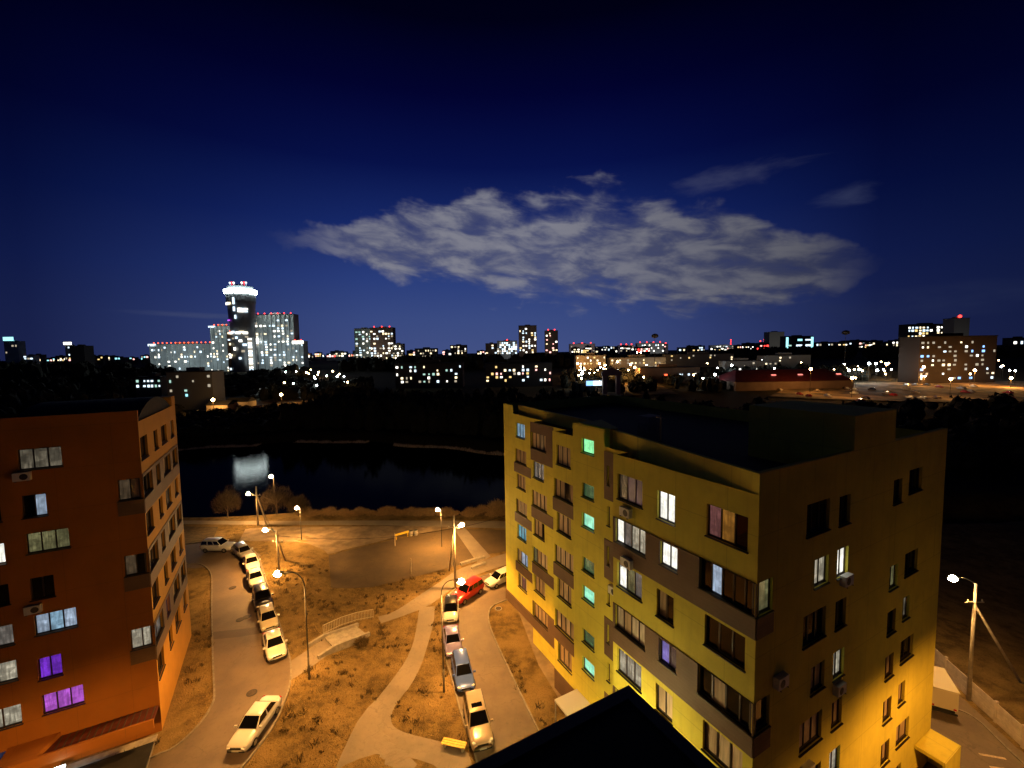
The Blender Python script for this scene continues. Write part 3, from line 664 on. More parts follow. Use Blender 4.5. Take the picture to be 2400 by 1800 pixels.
for w_ in wins: window(fb, *w_[:4], w_[4], yb, 0, inset=.2)
for u, z in ((7.9, 17.35), (1.9, 13.9), (4.6, 7.9), (7.6, 11.2)): ac_unit(fb, u, z, 0, yb)
# remaining walls, roof, parapets
bk = MB()
for (u, d0, d1, t) in ((9.65, 0, -1.3, 23.3), (15.75, -1.3, -1.6, 24.3), (19.08, -1.6, -3, 23.2), (25.08, -3, -4.5, 23.1)):
    bk.face([fa.P(u, -.5, d0), fa.P(u, -.5, d1), fa.P(u, t, d1), fa.P(u, t, d0)])
for (p, q) in (((33.77, -4.5), (33.77, -21.3)), ((33.77, -21.3), (0, -21.3))):
    bk.face([fa.P(p[0], -.5, p[1]), fa.P(q[0], -.5, q[1]), fa.P(q[0], 24.0, q[1]), fa.P(p[0], 24.0, p[1])])
bk.obj('wall', YEL, yb)
outline = [(0.02, -.02), (9.63, -.02), (9.63, -1.9), (15.73, -1.9), (15.73, -1.62), (19.06, -1.62), (19.06, -3.02), (25.06, -3.02), (25.06, -4.52), (33.74, -4.52), (33.74, -21.28), (.02, -21.28)]
slab(fa, outline, 22.5, 22.9, BITU, 'roof', yb)
slab(fa, [(0.004, -.28), (.004, -.006), (11.98, -2.05), (11.98, -2.33)], 22.85, 24.38, YEL, 'parapet', yb)
slab(fa, [(12.08, -1.85), (15.73, -1.85), (15.73, -4.2), (12.08, -2.6)], 22.85, 24.44, YEL, 'stair_head', yb)
slab(fa, [(15.75, -4.5), (31.5, -5.2), (31.5, -5.5), (15.75, -4.8)], 22.85, 24.02, YEL, 'parapet', yb)
slab(fa, [(.003, -.3), (.3, -.3), (.3, -21.25), (.003, -21.25)], 22.85, 24.38, YEL, 'parapet', yb)
slab(fa, [(.006, -8.5), (6, -8.5), (6, -13.4), (.006, -13.4)], 22.88, 26.3, YEL, 'stair_head', yb)
slab(fa, [(12.4, -6), (13.6, -6), (13.6, -7.4), (12.4, -7.4)], 22.88, 24.9, CONC, 'ventilation_shaft', yb)
b = MB(); b.tube([fa.P(7.2, 24.3, -1.6), fa.P(7.2, 26.2, -1.6)], .03, 6); b.tube([fa.P(6.8, 25.9, -1.6), fa.P(7.6, 25.9, -1.6)], .02, 6); b.obj('antenna', DSTEEL, yb)
# canopy at the foot of the short facade
slab(fb, [(18.6, .02), (21.25, .02), (21.25, 1.6), (18.6, 1.6)], 2.25, 2.5, YEL, 'canopy', yb)
slab(fb, [(18.6, 1.45), (21.25, 1.45), (21.25, 1.6), (18.6, 1.6)], -.3, 2.25, YEL, 'canopy_wall', yb)
slab(fb, [(21.1, .02), (21.25, .02), (21.25, 1.45), (21.1, 1.45)], -.3, 2.25, YEL, 'canopy_wall', yb)
# glazed entrance porch at the foot of the stair tower
slab(fa, [(12.6, -1.28), (15.4, -1.28), (15.4, .9), (12.6, .9)], 2.5, 2.65, FRW, 'entrance_canopy', yb)
b = MB()
for u in (12.65, 14.0, 15.35): b.tube([fa.P(u, -.3, .85), fa.P(u, 2.5, .85)], .05, 8)
b.obj('canopy_post', STEEL, yb)

# red-orange block
RC = (-27.78, 31.68)
rb = thing('apartment_building', 'orange red apartment block with an amber side wall and violet lit windows', 'building', (*RC, 1.0))
fr = Fac(RC, (-BX, -BY), (-AX, -AY), (*RC, 1.0)); fs = Fac(RC, (AX, AY), (BX, BY), (*RC, 1.0))
wins = []; bands = []
T3 = [['dimcream', 'dimcream', 'dimcream'], ['olive', 'olive', 'olive'], ['cool', 'blue', 'cool'], ['magenta', 'magenta', 'magenta']]
for k in range(4): z = 22.61-5.84*k; wins.append((4.22, 6.38, z, z+1.42, T3[k]))
for k, q in enumerate((['dark', 'cool'], ['dark', 'dark'], ['violet', 'violet'])): z = 19.3-5.82*k; wins.append((5.2, 6.42, z, z+1.55, q))
for k, q in enumerate((['warmdim', 'tan'], ['warmdim', 'dark'], ['cream', 'cream'])):
    z = 19.6-5.76*k; wins.append((.06, 1.42, z, z+1.55, q)); bands.append((.003, 1.5, z-1.15, z-.05))
for z, q in ((16.4, ['white', 'white']), (13.55, ['dark', 'dark']), (10.7, ['grey', 'grey']), (8.15, ['white', 'cream']), (4.95, ['cream', 'cream']), (1.9, ['indigo', 'indigo']), (19.3, ['dark', 'dark']), (22.4, ['dark', 'dark'])):
    wins.append((7.42, 9.3, z, z+1.42, q))
holes = [w_[:4] for w_ in wins]
wall(fr, 0, 24, .5, 26.2, holes, 0, mat=ORG, parent=rb)
for bb in bands: wall(fr, *bb, holes, .05, depth=.1, edge=.05, name='cladding_panel', mat=BRN, parent=rb)
for w_ in wins: window(fr, *w_[:4], w_[4][::-1], rb, 0, inset=.2)
ac_unit(fr, 6.2, 22.2, 0, rb); ac_unit(fr, 6.3, 12.9, 0, rb)
wins = []; bands = []
for k in range(7):
    z = 22.4-2.9*k
    if k % 2 == 0: wins += [(.25, 2.2, z, z+1.7, ['dark', 'dark']), (4.2, 5.5, z, z+1.6, ['dark']), (6.8, 8.9, z, z+1.6, ['dark', 'warmdim'] if k == 2 else ['dark', 'dark']), (10.4, 12, z, z+1.6, ['dark', 'tan'])]
    else:
        wins += [(.06, 2.7, z+.05, z+1.65, ['grey', 'grey'] if k == 5 else ['dark', 'dark', 'dark']), (3.9, 5.2, z+.05, z+1.65, ['violet' if k == 5 else 'dark']), (6.5, 9.3, z+.05, z+1.65, ['dark', 'tan', 'dark']), (10.2, 12.4, z+.05, z+1.65, ['tan', 'dark'])]
        bands.append((.003, 12.9, z-1.1, z+1.9))
holes = [w_[:4] for w_ in wins]
wall(fs, 0, 13.2, .5, 25.35, holes, 0, mat=AMB, parent=rb)
for bb in bands: wall(fs, *bb, holes, .05, depth=.1, edge=.05, name='cladding_panel', mat=BRN, parent=rb)
for w_ in wins: window(fs, *w_[:4], w_[4], rb, 0, inset=.2)
bk = MB()
bk.face([fs.P(13.2, .5, 0), fs.P(13.2, .5, -24), fs.P(13.2, 25.35, -24), fs.P(13.2, 25.35, 0)]); bk.face([fs.P(0, .5, -24), fs.P(13.2, .5, -24), fs.P(13.2, 26, -24), fs.P(0, 26, -24)])
bk.obj('wall', AMB, rb)
slab(fs, [(.02, -.02), (13.18, -.02), (13.18, -23.9), (.02, -23.9)], 24.7, 24.95, BITU, 'roof', rb)
slab(fs, [(.004, -.005), (.3, -.005), (.3, -23.9), (.004, -23.9)], 24.9, 26.18, ORG, 'parapet', rb)
# arched dark roof end over the side wall
b = MB(); n = 14; arc = [(.35+11.2*i/n, 25.37+1.35*math.sin(math.pi*(i+.0)/n)**.8 if 0 < i < n else 25.37) for i in range(n+1)]
for i in range(n):
    (u0, z0), (u1, z1) = arc[i], arc[i+1]
    b.face([fs.P(u0, z0, -.1), fs.P(u1, z1, -.1), fs.P(u1, z1, -7), fs.P(u0, z0, -7)])
b.face([fs.P(u, z, -.1) for u, z in arc]); b.face([fs.P(u, z, -7) for u, z in arc])
b.obj('arched_roof', BITU, rb)
slab(fs, [(11.7, .02), (13.2, .02), (13.2, -2.5), (11.7, -2.5)], 25.37, 26.25, AMB, 'chimney', rb)
# entrance canopy with lamp
ROOFRED = plain('canopy_roof_red', (.10, .018, .008), .7, nscale=2, namp=.3)
slab(fr, [(.1, .02), (8.2, .02), (8.2, 1.95), (.1, 1.95)], 3.0, 3.16, ROOFRED, 'entrance_canopy', rb)
slab(fr, [(-.02, 1.95), (8.3, 1.95), (8.3, 2.12), (-.02, 2.12)], 2.85, 3.55, ORG, 'fascia', rb)
slab(fr, [(5.6, .03), (8.2, .03), (8.2, 1.94), (6.3, 1.94)], 3.165, 3.5, ORG, 'canopy_step', rb)
for i in range(14):
    slab(fr, [(.25+i*.4, .03), (.33+i*.4, .03), (.33+i*.4, 1.9), (.25+i*.4, 1.9)], 3.163, 3.2, DSTEEL, 'roof_seam', rb)
slab(fr, [(.2, .3), (9, .3), (9, 3.4), (.2, 3.4)], .6, 1.06, CONC, 'entrance_floor', rb)
slab(fr, [(.05, 2.14), (10, 2.14), (10, 4.6), (.05, 4.6)], 1.75, 1.9, BITU, 'porch_roof', rb)
lt = MB(); lt.obox(fr.P(5.0, 2.45, 2.3), fr.U*.28, fr.n*.1, Vector((0, 0, .05))); lt.obj('wall_lamp', glow('cool_lamp_lens', (.75, .9, 1), 14, True), rb)
ld = bpy.data.lights.new('entrance_light', 'SPOT'); ld.energy = 90; ld.color = (.75, .9, 1); ld.spot_size = R(150); ld.spot_blend = .6; ld.shadow_soft_size = .15
lo = bpy.data.objects.new('entrance_light', ld); col.objects.link(lo); lo.parent = rb; lo.location = fr.P(5.0, 2.35, 2.4)

# roof corner of the camera's own house
ob = thing('apartment_building', 'black flat roof corner of the house under the balcony', 'building', (2.0, 7.31, 0))
fo = Fac((2.0, 7.31), (-AX, -AY), (-BX, -BY), (2.0, 7.31, 0))
slab(fo, [(0.1, .1), (14, .1), (14, 14), (.1, 14)], -.5, 23.6, plain('grey_render', (.16, .15, .14), .9, nscale=.5, namp=.1), 'wall', ob)
slab(fo, [(0, 0), (14.2, 0), (14.2, 14.2), (0, 14.2)], 23.6, 24.0, BITU, 'roof', ob)
slab(fo, [(.0, .0), (.22, .0), (.22, 14), (.0, 14)], 24.003, 24.03, DSTEEL, 'roof_edge', ob)
slab(fo, [(.22, .0), (14, .0), (14, .22), (.22, .22)], 24.003, 24.03, DSTEEL, 'roof_edge', ob)
# ------------------------------------------------------------------ street lamps
SODIUM = (1.0, .435, .088)
LENS = glow('sodium_lamp_lens', (1.0, .62, .24), 560, True)
LENS_F = glow('flat_lamp_lens', (1.0, .62, .24), 60, True)
LENS_M = glow('pale_lamp_lens', (1.0, .76, .32), 420, True)
LENS_W = glow('white_lamp_lens', (.85, .95, 1.0), 200, True)
def spot(parent, loc, energy, color, size=150, blend=.55, soft=.22, name='lamp_light'):
    ld = bpy.data.lights.new(name, 'SPOT'); ld.energy = energy; ld.color = color; ld.spot_size = R(size); ld.spot_blend = blend; ld.shadow_soft_size = soft
    o = bpy.data.objects.new(name, ld); col.objects.link(o); o.parent = parent; o.location = loc; return o
def lamp_head(t, p, dirv, scale=1.0, lens=None):
    d = Vector((dirv[0], dirv[1], 0)).normalized(); s = Vector((-d.y, d.x, 0)); up_ = Vector((0, 0, 1)); p = Vector(p)
    b = MB(); b.obox(p+up_*.07*scale, d*.40*scale, s*.17*scale, up_*.06*scale); b.obox(p+up_*.15*scale-d*.06, d*.26*scale, s*.11*scale, up_*.03*scale)
    hd = b.obj('lamp_head', DSTEEL, t)
    b = MB(); b.ball(p+d*.06*scale+Vector((0, 0, -.03)), .34*scale, .26*scale, .24*scale, 14, 10); b.obj('lens', lens or LENS, hd, smooth=True)
POLEM = plain('weathered_lamp_pole', (.11, .095, .075), .6, nscale=6, namp=.3)
def arc_lamp(base, head, label, energy, group=None, rad=.068, bend=1.2, mat=None, lens=None, color=None, size=150, blend=.55):
    bx_, by_, bz = base; t = thing('street_lamp', label, 'street lamp', base, 0, group); h_ = Vector(head)-Vector(base)
    horiz = Vector((h_.x, h_.y, 0)); Lh = horiz.length; hd = horiz.normalized()
    b = MB(); b.tube([(0, 0, -.2), (0, 0, 2.2)], rad*1.35, 10); b.tube([(0, 0, 2.2), (0, 0, h_.z-bend)], rad, 10, r1=rad*.75); b.obj('pole', mat or POLEM, t, smooth=True)
    pts = [Vector((0, 0, h_.z-bend))]
    for i in range(1, 9):
        a = math.pi/2*i/8; pts.append(hd*(min(Lh*.6, bend)*(1-math.cos(a)))+Vector((0, 0, h_.z-bend+(bend+.12)*math.sin(a))))
    pts.append(hd*(Lh-.25)+Vector((0, 0, h_.z+.12)))
    b = MB(); b.tube(pts, rad*.7, 8); b.obj('arm', mat or POLEM, t, smooth=True)
    lamp_head(t, h_, hd, lens=lens)
    spot(t, h_+Vector((0, 0, -.25)), energy, color or SODIUM, size, blend)
    return t
def braced_lamp(base, top, head, foot, label, energy, group=None, wood=True):
    t = thing('street_lamp', label, 'street lamp', base, 0, group); B0 = Vector(base); mt = WOODP if wood else CONC
    top = Vector(top)-B0; h_ = Vector(head)-B0; ft = Vector(foot)-B0; top.x *= .5; top.y *= .5
    b = MB(); b.tube([(0, 0, -.2), top], .15, 10, r1=.10); b.obj('pole', mt, t, smooth=True)
    b = MB(); b.tube([ft+Vector((0, 0, -.15)), top*.82], .12, 10, r1=.09); b.obj('strut', mt, t, smooth=True)
    b = MB(); b.tube([Vector((0, 0, h_.z-.5)), (h_*1).lerp(Vector((0, 0, h_.z)), .5)+Vector((0, 0, .0)), h_+Vector((0, 0, .12))], .045, 8); b.obj('arm', STEEL, t, smooth=True)
    c_ = Vector((h_.x, h_.y, 0)); 
    if c_.length < .05: c_ = Vector((1, 0, 0))
    b = MB(); n_ = c_.normalized(); b.obox(Vector((0, 0, top.z-1.6)), n_*.75, Vector((-n_.y, n_.x, 0))*.05, Vector((0, 0, .05))); ca = b.obj('cross_arm', mt, t)
    for q in (-.6, .6):
        b = MB(); b.lathe(n_*q+Vector((0, 0, top.z-1.55)), [(.03, 0), (.06, .05), (.04, .1), (.06, .14), (.02, .2)], 10); b.obj('insulator', WHITEP, ca, smooth=True)
    lamp_head(t, h_, c_)
    spot(t, h_+Vector((0, 0, -.25)), energy, SODIUM)
    return t
E0 = 12000
L = D['L5']; arc_lamp(L[:3], (L[3], L[4], 10.9), 'curved arm street lamp on the lawn beside the parked white sedans', E0*1.25)
L = D['L8']; arc_lamp(L[:3], (L[3], L[4], 10.2), 'curved arm street lamp beside the blue parked car', E0*1.15)
L = D['L7']; braced_lamp(L[:3], D['t7'], L[3:], (*D['s7'], 0), 'braced pole street lamp beside the red parked car', E0*1.7)
L = D['L4']; braced_lamp(L[:3], D['t4'], L[3:], (*D['s4'], .9), 'braced pole street lamp behind the row of parked white cars', E0*1.0)
L = D['L2']; braced_lamp(L[:3], D['t2'], L[3:], (*D['s2'], 0), 'braced pole street lamp between the bare lakeside trees', E0*.4)
L = D['L9']; braced_lamp(L[:3], D['t9'], L[3:], (45.6, 36.68, -.6), 'braced pole street lamp behind the pale panel fence', E0*.24, wood=False)
def small_lamp(p, label, energy):
    z = ground_z(p[0], p[1]); t = thing('street_lamp', label, 'street lamp', (p[0]+.4, p[1], z))
    h_ = Vector((-.4, 0, p[2]-z)); b = MB(); b.tube([(0, 0, -.2), (0, 0, h_.z-.1)], .06, 8, r1=.04); b.tube([(0, 0, h_.z-.15), (-.2, 0, h_.z+.1)], .03, 6); b.obj('pole', DSTEEL, t, smooth=True)
    lamp_head(t, h_, (-1, 0)); spot(t, h_+Vector((0, 0, -.25)), energy, SODIUM)
small_lamp(D['L1'], 'small street lamp on the lake shore behind the tall bare tree', E0*.25)
small_lamp(D['L3'], 'small street lamp on the pale dirt below the lakeside tree', E0*.55)
small_lamp(D['L6'], 'small street lamp by the hedge at the far edge of the field', E0*.75)
arc_lamp((29.6, 17.3, 0), (28.6, 18.3, 11.0), 'curved arm street lamp facing the short yellow facade', E0*1.1, lens=LENS_F, size=179, blend=.5)
arc_lamp((-21.0, 15.5, 1), (-22.6, 16.6, 10.5), 'curved arm street lamp before the red block entrance', E0*1.25, lens=LENS_F, size=172, blend=.4)
arc_lamp((4.2, 22.4, 0), (4.6, 23.3, 8.2), 'curved arm street lamp hidden below the black roof corner', E0*.22, lens=LENS_M, color=(1.0, .72, .26), size=165)

# overhead wire
def cable(a, b_, sag, label):
    a, b_ = Vector(a), Vector(b_); pts = [a.lerp(b_, i/12)-Vector((0, 0, sag*4*(i/12)*(1-i/12))) for i in range(13)]
    mb = MB(); mb.tube(pts, .022, 5); tag(mb.obj('overhead_cable', BLACKR), label, 'cable')
cable((-31.7, 55.7, 6.3), (-7.6, 53.1, 8.0), .9, 'black overhead cable between the two braced wooden poles')
cable((-31.7, 55.7, 6.4), (-45.6, 74.9, 6.2), .7, 'black overhead cable running to the lakeside pole')
cable((-7.0, 53.1, 8.05), (10, 66, 8.5), .5, 'black overhead cable running from the braced pole past the yellow block')

# ------------------------------------------------------------------ cars
CARG = plain('car_glass', (.004, .004, .005), .03, spec=.8)
RIM = plain('alloy_rim', (.45, .44, .42), .3, metal=.8)
HEADL = plain('headlight_glass', (.75, .75, .72), .08, spec=.8)
TAILL = plain('tail_light_red', (.45, .01, .01), .12)
PLATE = plain('number_plate', (.7, .7, .66), .5)
BUMP = plain('black_plastic', (.018, .018, .018), .6)
PAINT = {}
def paint(name, c, metal=0.0):
    return plain('car_paint_'+name, c, .28, metal=metal, coat=1.0)
KINDS = {
 'sedan': dict(L=4.5, W=1.78, zr=1.45, gr=(-.37, -.21, .06, .23), top=[.72, .90, .98, .99, .97, .95, .93, .91, .85, .78, .70, .62], belt=.93),
 'hatch': dict(L=4.15, W=1.76, zr=1.50, gr=(-.475, -.36, .05, .25), top=[.75, .94, .98, .99, .98, .97, .95, .93, .87, .80, .72, .64], belt=.95),
 'wagon': dict(L=4.45, W=1.76, zr=1.50, gr=(-.485, -.42, .05, .24), top=[.75, .94, .98, .99, .98, .97, .95, .93, .87, .80, .72, .64], belt=.95),
 'suv': dict(L=4.6, W=1.88, zr=1.74, gr=(-.488, -.43, .04, .21), top=[.85, 1.05, 1.10, 1.11, 1.10, 1.09, 1.08, 1.06, 1.02, .96, .88, .76], belt=1.07),
}
def make_car(kind, mat, name, label, pos, ang, group=None, roofmat=None, sunroof=False, rails=False, scale=1.0):
    k = KINDS[kind]; Ln, Wd, zr, belt = k['L']*scale, k['W'], k['zr'], k['belt']; hw = Wd/2
    t = thing(name, label, 'car', (pos[0], pos[1], ground_z(*pos)+.035), R(ang), group)
    ts = [-.5, -.485, -.43, -.31, -.15, 0, .15, .27, .38, .455, .488, .5]; wf = [.78, .88, .955, .99, 1, 1, 1, .99, .965, .90, .82, .72]; zb = [.48, .34, .27, .22, .2, .2, .2, .22, .25, .28, .34, .44]
    b = MB(); n = 18
    for tt, f_, z0, z1 in zip(ts, wf, zb, k['top']):
        for q in range(n):
            a = 2*math.pi*q/n; c_, s_ = math.cos(a), math.sin(a)
            yy = hw*f_*math.copysign(abs(c_)**.42, c_); zz = (z0+z1)/2+(z1-z0)/2*math.copysign(abs(s_)**.55, s_)
            yy *= 1-.10*max(0, (zz-(z0+.55*(z1-z0)))/(z1-z0)); b.v.append((tt*Ln, yy, zz))
    for i in range(len(ts)-1):
        for q in range(n): b.f.append((i*n+q, i*n+(q+1) % n, (i+1)*n+(q+1) % n, (i+1)*n+q)); b.mi.append(0)
    b.f.append(tuple(range(n))); b.mi.append(0); b.f.append(tuple(range((len(ts)-1)*n, len(ts)*n))[::-1]); b.mi.append(0)
    body = b.obj('body', mat, t, smooth=True)
    # greenhouse
    g0, g1, g2, g3 = [v*Ln for v in k['gr']]; wb_, wr_ = hw*.90, hw*.70; zb_ = belt-.06
    bm = bmesh.new()
    lo = [bm.verts.new(p) for p in ((g0, -wb_, zb_), (g3, -wb_, zb_), (g3, wb_, zb_), (g0, wb_, zb_))]; hi = [bm.verts.new(p) for p in ((g1, -wr_, zr), (g2, -wr_, zr-.02), (g2, wr_, zr-.02), (g1, wr_, zr))]
    bm.faces.new(lo[::-1]); bm.faces.new(hi)
    for i in range(4): bm.faces.new((lo[i], lo[(i+1) % 4], hi[(i+1) % 4], hi[i]))
    bmesh.ops.bevel(bm, geom=bm.edges[:], offset=.07, segments=3, affect='EDGES', profile=.6)
    me = bpy.data.meshes.new('cabin'); bm.to_mesh(me); bm.free(); me.materials.append(roofmat or mat); me.polygons.foreach_set('use_smooth', [True]*len(me.polygons))
    cab = bpy.data.objects.new('cabin', me); col.objects.link(cab); cab.parent = t
    b = MB(); gn = 9
    for i in range(gn):
        for j in range(gn):
            u_, v_ = i/(gn-1), j/(gn-1); e_ = (1-(2*u_-1)**4)*(1-(2*v_-1)**4); b.v.append((g1+.06+(g2-g1-.10)*u_, wr_*.9*(2*v_-1), zr-.03+.02*e_+.045*(1-(2*u_-1)**2)*.6+.045*(1-(2*v_-1)**2)))
    for i in range(gn-1):
        for j in range(gn-1): b.f.append((i*gn+j, (i+1)*gn+j, (i+1)*gn+j+1, i*gn+j+1)); b.mi.append(0)
    b.obj('roof', roofmat or mat, cab, smooth=True)
    def pane(nm, p00, p10, p11, p01, m0=.06, lo_=.16, hi_=.90, par=None):
        p00, p10, p11, p01 = map(Vector, (p00, p10, p11, p01)); nrm = (p10-p00).cross(p01-p00).normalized()
        ctr = Vector(((g0+g3)/2, 0, belt)); 
        if nrm.dot((p00+p10+p11+p01)/4-ctr) < 0: nrm.negate()
        P_ = lambda s_, v_: (p00.lerp(p10, s_)).lerp(p01.lerp(p11, s_), v_)
        cs = [P_(m0, lo_), P_(1-m0, lo_), P_(1-m0, hi_), P_(m0, hi_)]; b = MB(); b.hexa([c-nrm*.03 for c in cs]+[c+nrm*.012 for c in cs]); b.obj(nm, CARG, par or cab)
    pane('windshield', (g3, -wb_, zb_), (g3, wb_, zb_), (g2, wr_, zr-.02), (g2, -wr_, zr-.02), .05, .12, .95)
    pane('rear_window', (g0, -wb_, zb_), (g0, wb_, zb_), (g1, wr_, zr), (g1, -wr_, zr), .08, .25, .92)
    for s_ in (-1, 1):
        cuts = [0, .5, 1] if kind == 'sedan' else [0, .36, .68, 1]
        for i in range(len(cuts)-1):
            a, c_ = cuts[i], cuts[i+1]; L0 = lambda q: (g0+(g3-g0)*q, s_*wb_, zb_); L1 = lambda q: (g1+(g2-g1)*q, s_*wr_, zr)
            pane('side_window', L0(a), L0(c_), L1(c_), L1(a), .07, .2, .88)
    for s_ in (-1, 1):
        for fx in (-.30, .305):
            r_ = .35 if kind == 'suv' else .31; b = MB(); c_ = Vector((fx*Ln, s_*(hw-.10), r_))
            m = 18; prof = [(r_*.62, -.115), (r_*.95, -.115), (r_, -.06), (r_, .06), (r_*.95, .115), (r_*.62, .115)]
            for rr, yy in prof:
                for q in range(m): b.v.append((c_.x+rr*math.cos(q*2*math.pi/m), c_.y+yy, c_.z+rr*math.sin(q*2*math.pi/m)))
            for i in range(5):
                for q in range(m): b.f.append((i*m+q, i*m+(q+1) % m, (i+1)*m+(q+1) % m, (i+1)*m+q)); b.mi.append(0)
            b.f.append(tuple(range(m))); b.f.append(tuple(range(5*m, 6*m))); b.mi += [0, 0]
            wh = b.obj('wheel', BLACKR, t, smooth=True)
            b = MB(); ring = [(c_.x+r_*.6*math.cos(q*2*math.pi/m), c_.y+s_*.119, c_.z+r_*.6*math.sin(q*2*math.pi/m)) for q in range(m)]; b.face(ring); b.obj('rim', RIM, wh)
    fx, rx = Ln*.482, -Ln*.485; zh = k['top'][9]-.10; zt = k['top'][1]-.10
    for s_ in (-1, 1):
        b = MB(); b.ball((Ln*.452, s_*hw*.66, zh), .16, .20, .075, 10, 6); b.obj('headlight', HEADL, t, smooth=True)
        b = MB(); b.ball((-Ln*.474, s_*hw*.70, zt), .09, .19, .10, 10, 6); b.obj('tail_light', TAILL, t, smooth=True)
        b = MB(); b.obox((g3-.22, s_*(hw+.07), belt+.07), (.06, 0, 0), (0, .11, 0), (0, 0, .07)); b.obj('mirror', mat, t)
    b = MB(); b.obox((Ln*.496, 0, .62 if kind != 'suv' else .74), (.02, 0, 0), (0, hw*.45, 0), (0, 0, .07)); b.obj('grille', BUMP, t)
    b = MB(); b.obox((Ln*.488, 0, .40), (.04, 0, 0), (0, hw*.72, 0), (0, 0, .09)); b.obj('bumper', BUMP, t)
    b = MB(); b.obox((Ln*.512, 0, .50), (.008, 0, 0), (0, .26, 0), (0, 0, .055)); b.obj('number_plate', PLATE, t)
    if rails:
        for s_ in (-1, 1): b = MB(); b.tube([(g1+.1, s_*wr_*.93, zr+.02), (g1+.2, s_*wr_*.93, zr+.07), (g2-.2, s_*wr_*.93, zr+.06), (g2-.1, s_*wr_*.93, zr)], .025, 6); b.obj('roof_rail', STEEL, t)
    if sunroof: b = MB(); b.obox((g2-.5, 0, zr+.045), (.22, 0, 0), (0, .42, 0), (0, 0, .012)); b.obj('sunroof', CARG, cab)
    return t
WH = paint('white', (.74, .73, .70)); SI = paint('silver', (.42, .41, .40), .35); BK = paint('black', (.012, .011, .011)); LI = paint('lilac', (.27, .24, .52), .25); BL = paint('blue', (.07, .13, .46), .2); BE = paint('beige', (.46, .37, .27), .3); RD = paint('red', (.55, .02, .015)); CRM = paint('cream', (.62, .56, .42))
C = D['cars']
make_car('sedan', WH, 'parked_car', 'white sedan parked by the kerb at the head of the row', C['f'][:2], C['f'][2])
make_car('hatch', CRM, 'parked_car', 'cream hatchback parked behind the leading white sedan', C['e'][:2], C['e'][2])
make_car('suv', BK, 'parked_car', 'black car in the row with two bright lamp reflections on its roof', C['d'][:2], C['d'][2], scale=.95)
make_car('sedan', WH, 'parked_car', 'white sedan parked directly behind the black car', C['c'][:2], C['c'][2])
make_car('sedan', paint('white_grey', (.66, .64, .62)), 'parked_car', 'off white sedan parked ahead of the silver estate car', C['b'][:2], C['b'][2])
make_car('wagon', SI, 'parked_car', 'silver estate car at the far end of the row beside the white van', C['a'][:2], C['a'][2])
make_car('sedan', WH, 'parked_car', 'lone white sedan parked askew at the bend of the road', C['g'][:2], C['g'][2]-8, scale=1.04)
make_car('hatch', WH, 'parked_car', 'white hatchback with a dark roof parked behind the lilac car', C['w1'][:2], C['w1'][2], roofmat=paint('black', (.012, .011, .011)))
make_car('sedan', LI, 'parked_car', 'lilac grey sedan parked between the white hatchback and the blue car', C['lilac'][:2], C['lilac'][2], scale=.97)
make_car('wagon', BL, 'parked_car', 'blue estate car parked in front of the lilac sedan', C['blue'][:2], C['blue'][2])
make_car('suv', BE, 'parked_car', 'beige off road car with sunroof and roof rails by the yellow bench', C['beige'][:2], C['beige'][2], sunroof=True, rails=True)
make_car('suv', RD, 'parked_car', 'red off road car turning at the bend by the braced pole', C['red'][:2], C['red'][2]-13)
make_car('hatch', WH, 'parked_car', 'white hatchback half hidden behind the corner of the yellow block', C['hatch'][:2], C['hatch'][2]-15)
make_car('suv', WH, 'parked_car', 'large white van like car parked across the end of the road', C['van'][:2], C['van'][2]+2, scale=1.03)
# box truck
t = thing('box_truck', 'pale box truck parked along the panel fence behind the yellow block', 'truck', (35.4, 34.45, 0), R(62)); t.scale = (.9, .9, .9)
b = MB(); b.box(-1.9, 1.4, -.95, .95, .75, 2.5); b.obj('cargo_box', CRM, t)
b = MB(); b.box(-1.98, 1.46, -1.0, 1.0, 2.5, 2.58); b.obj('box_roof', CRM, t)
b = MB(); b.hexa([(1.5, -.88, .5), (2.9, -.88, .5), (2.9, .88, .5), (1.5, .88, .5), (1.5, -.82, 1.95), (2.45, -.82, 1.95), (2.45, .82, 1.95), (1.5, .82, 1.95)]); cb = b.obj('cab', WH, t)
b = MB(); b.hexa([(2.86, -.76, 1.1), (2.88, -.76, 1.1), (2.88, .76, 1.1), (2.86, .76, 1.1), (2.5, -.72, 1.85), (2.53, -.72, 1.85), (2.53, .72, 1.85), (2.5, .72, 1.85)]); b.obj('windshield', CARG, cb)
b = MB(); b.box(-1.95, 2.7, -.45, .45, .45, .75); b.obj('chassis', BUMP, t)
b = MB(); b.box(-2.05, -1.95, -.9, .9, .42, .58); b.obj('bumper', BUMP, t)
for x in (-1.2, 2.1):
    for s_ in (-1, 1): b = MB(); b.tube([(x, s_*.62, .38), (x, s_*.88, .38)], .38, 16); b.obj('wheel', BLACKR, t)
for s_ in (-.75, .75): b = MB(); b.box(-1.93, -1.9, s_-.1, s_+.1, .8, .95); b.obj('tail_light', TAILL, t)

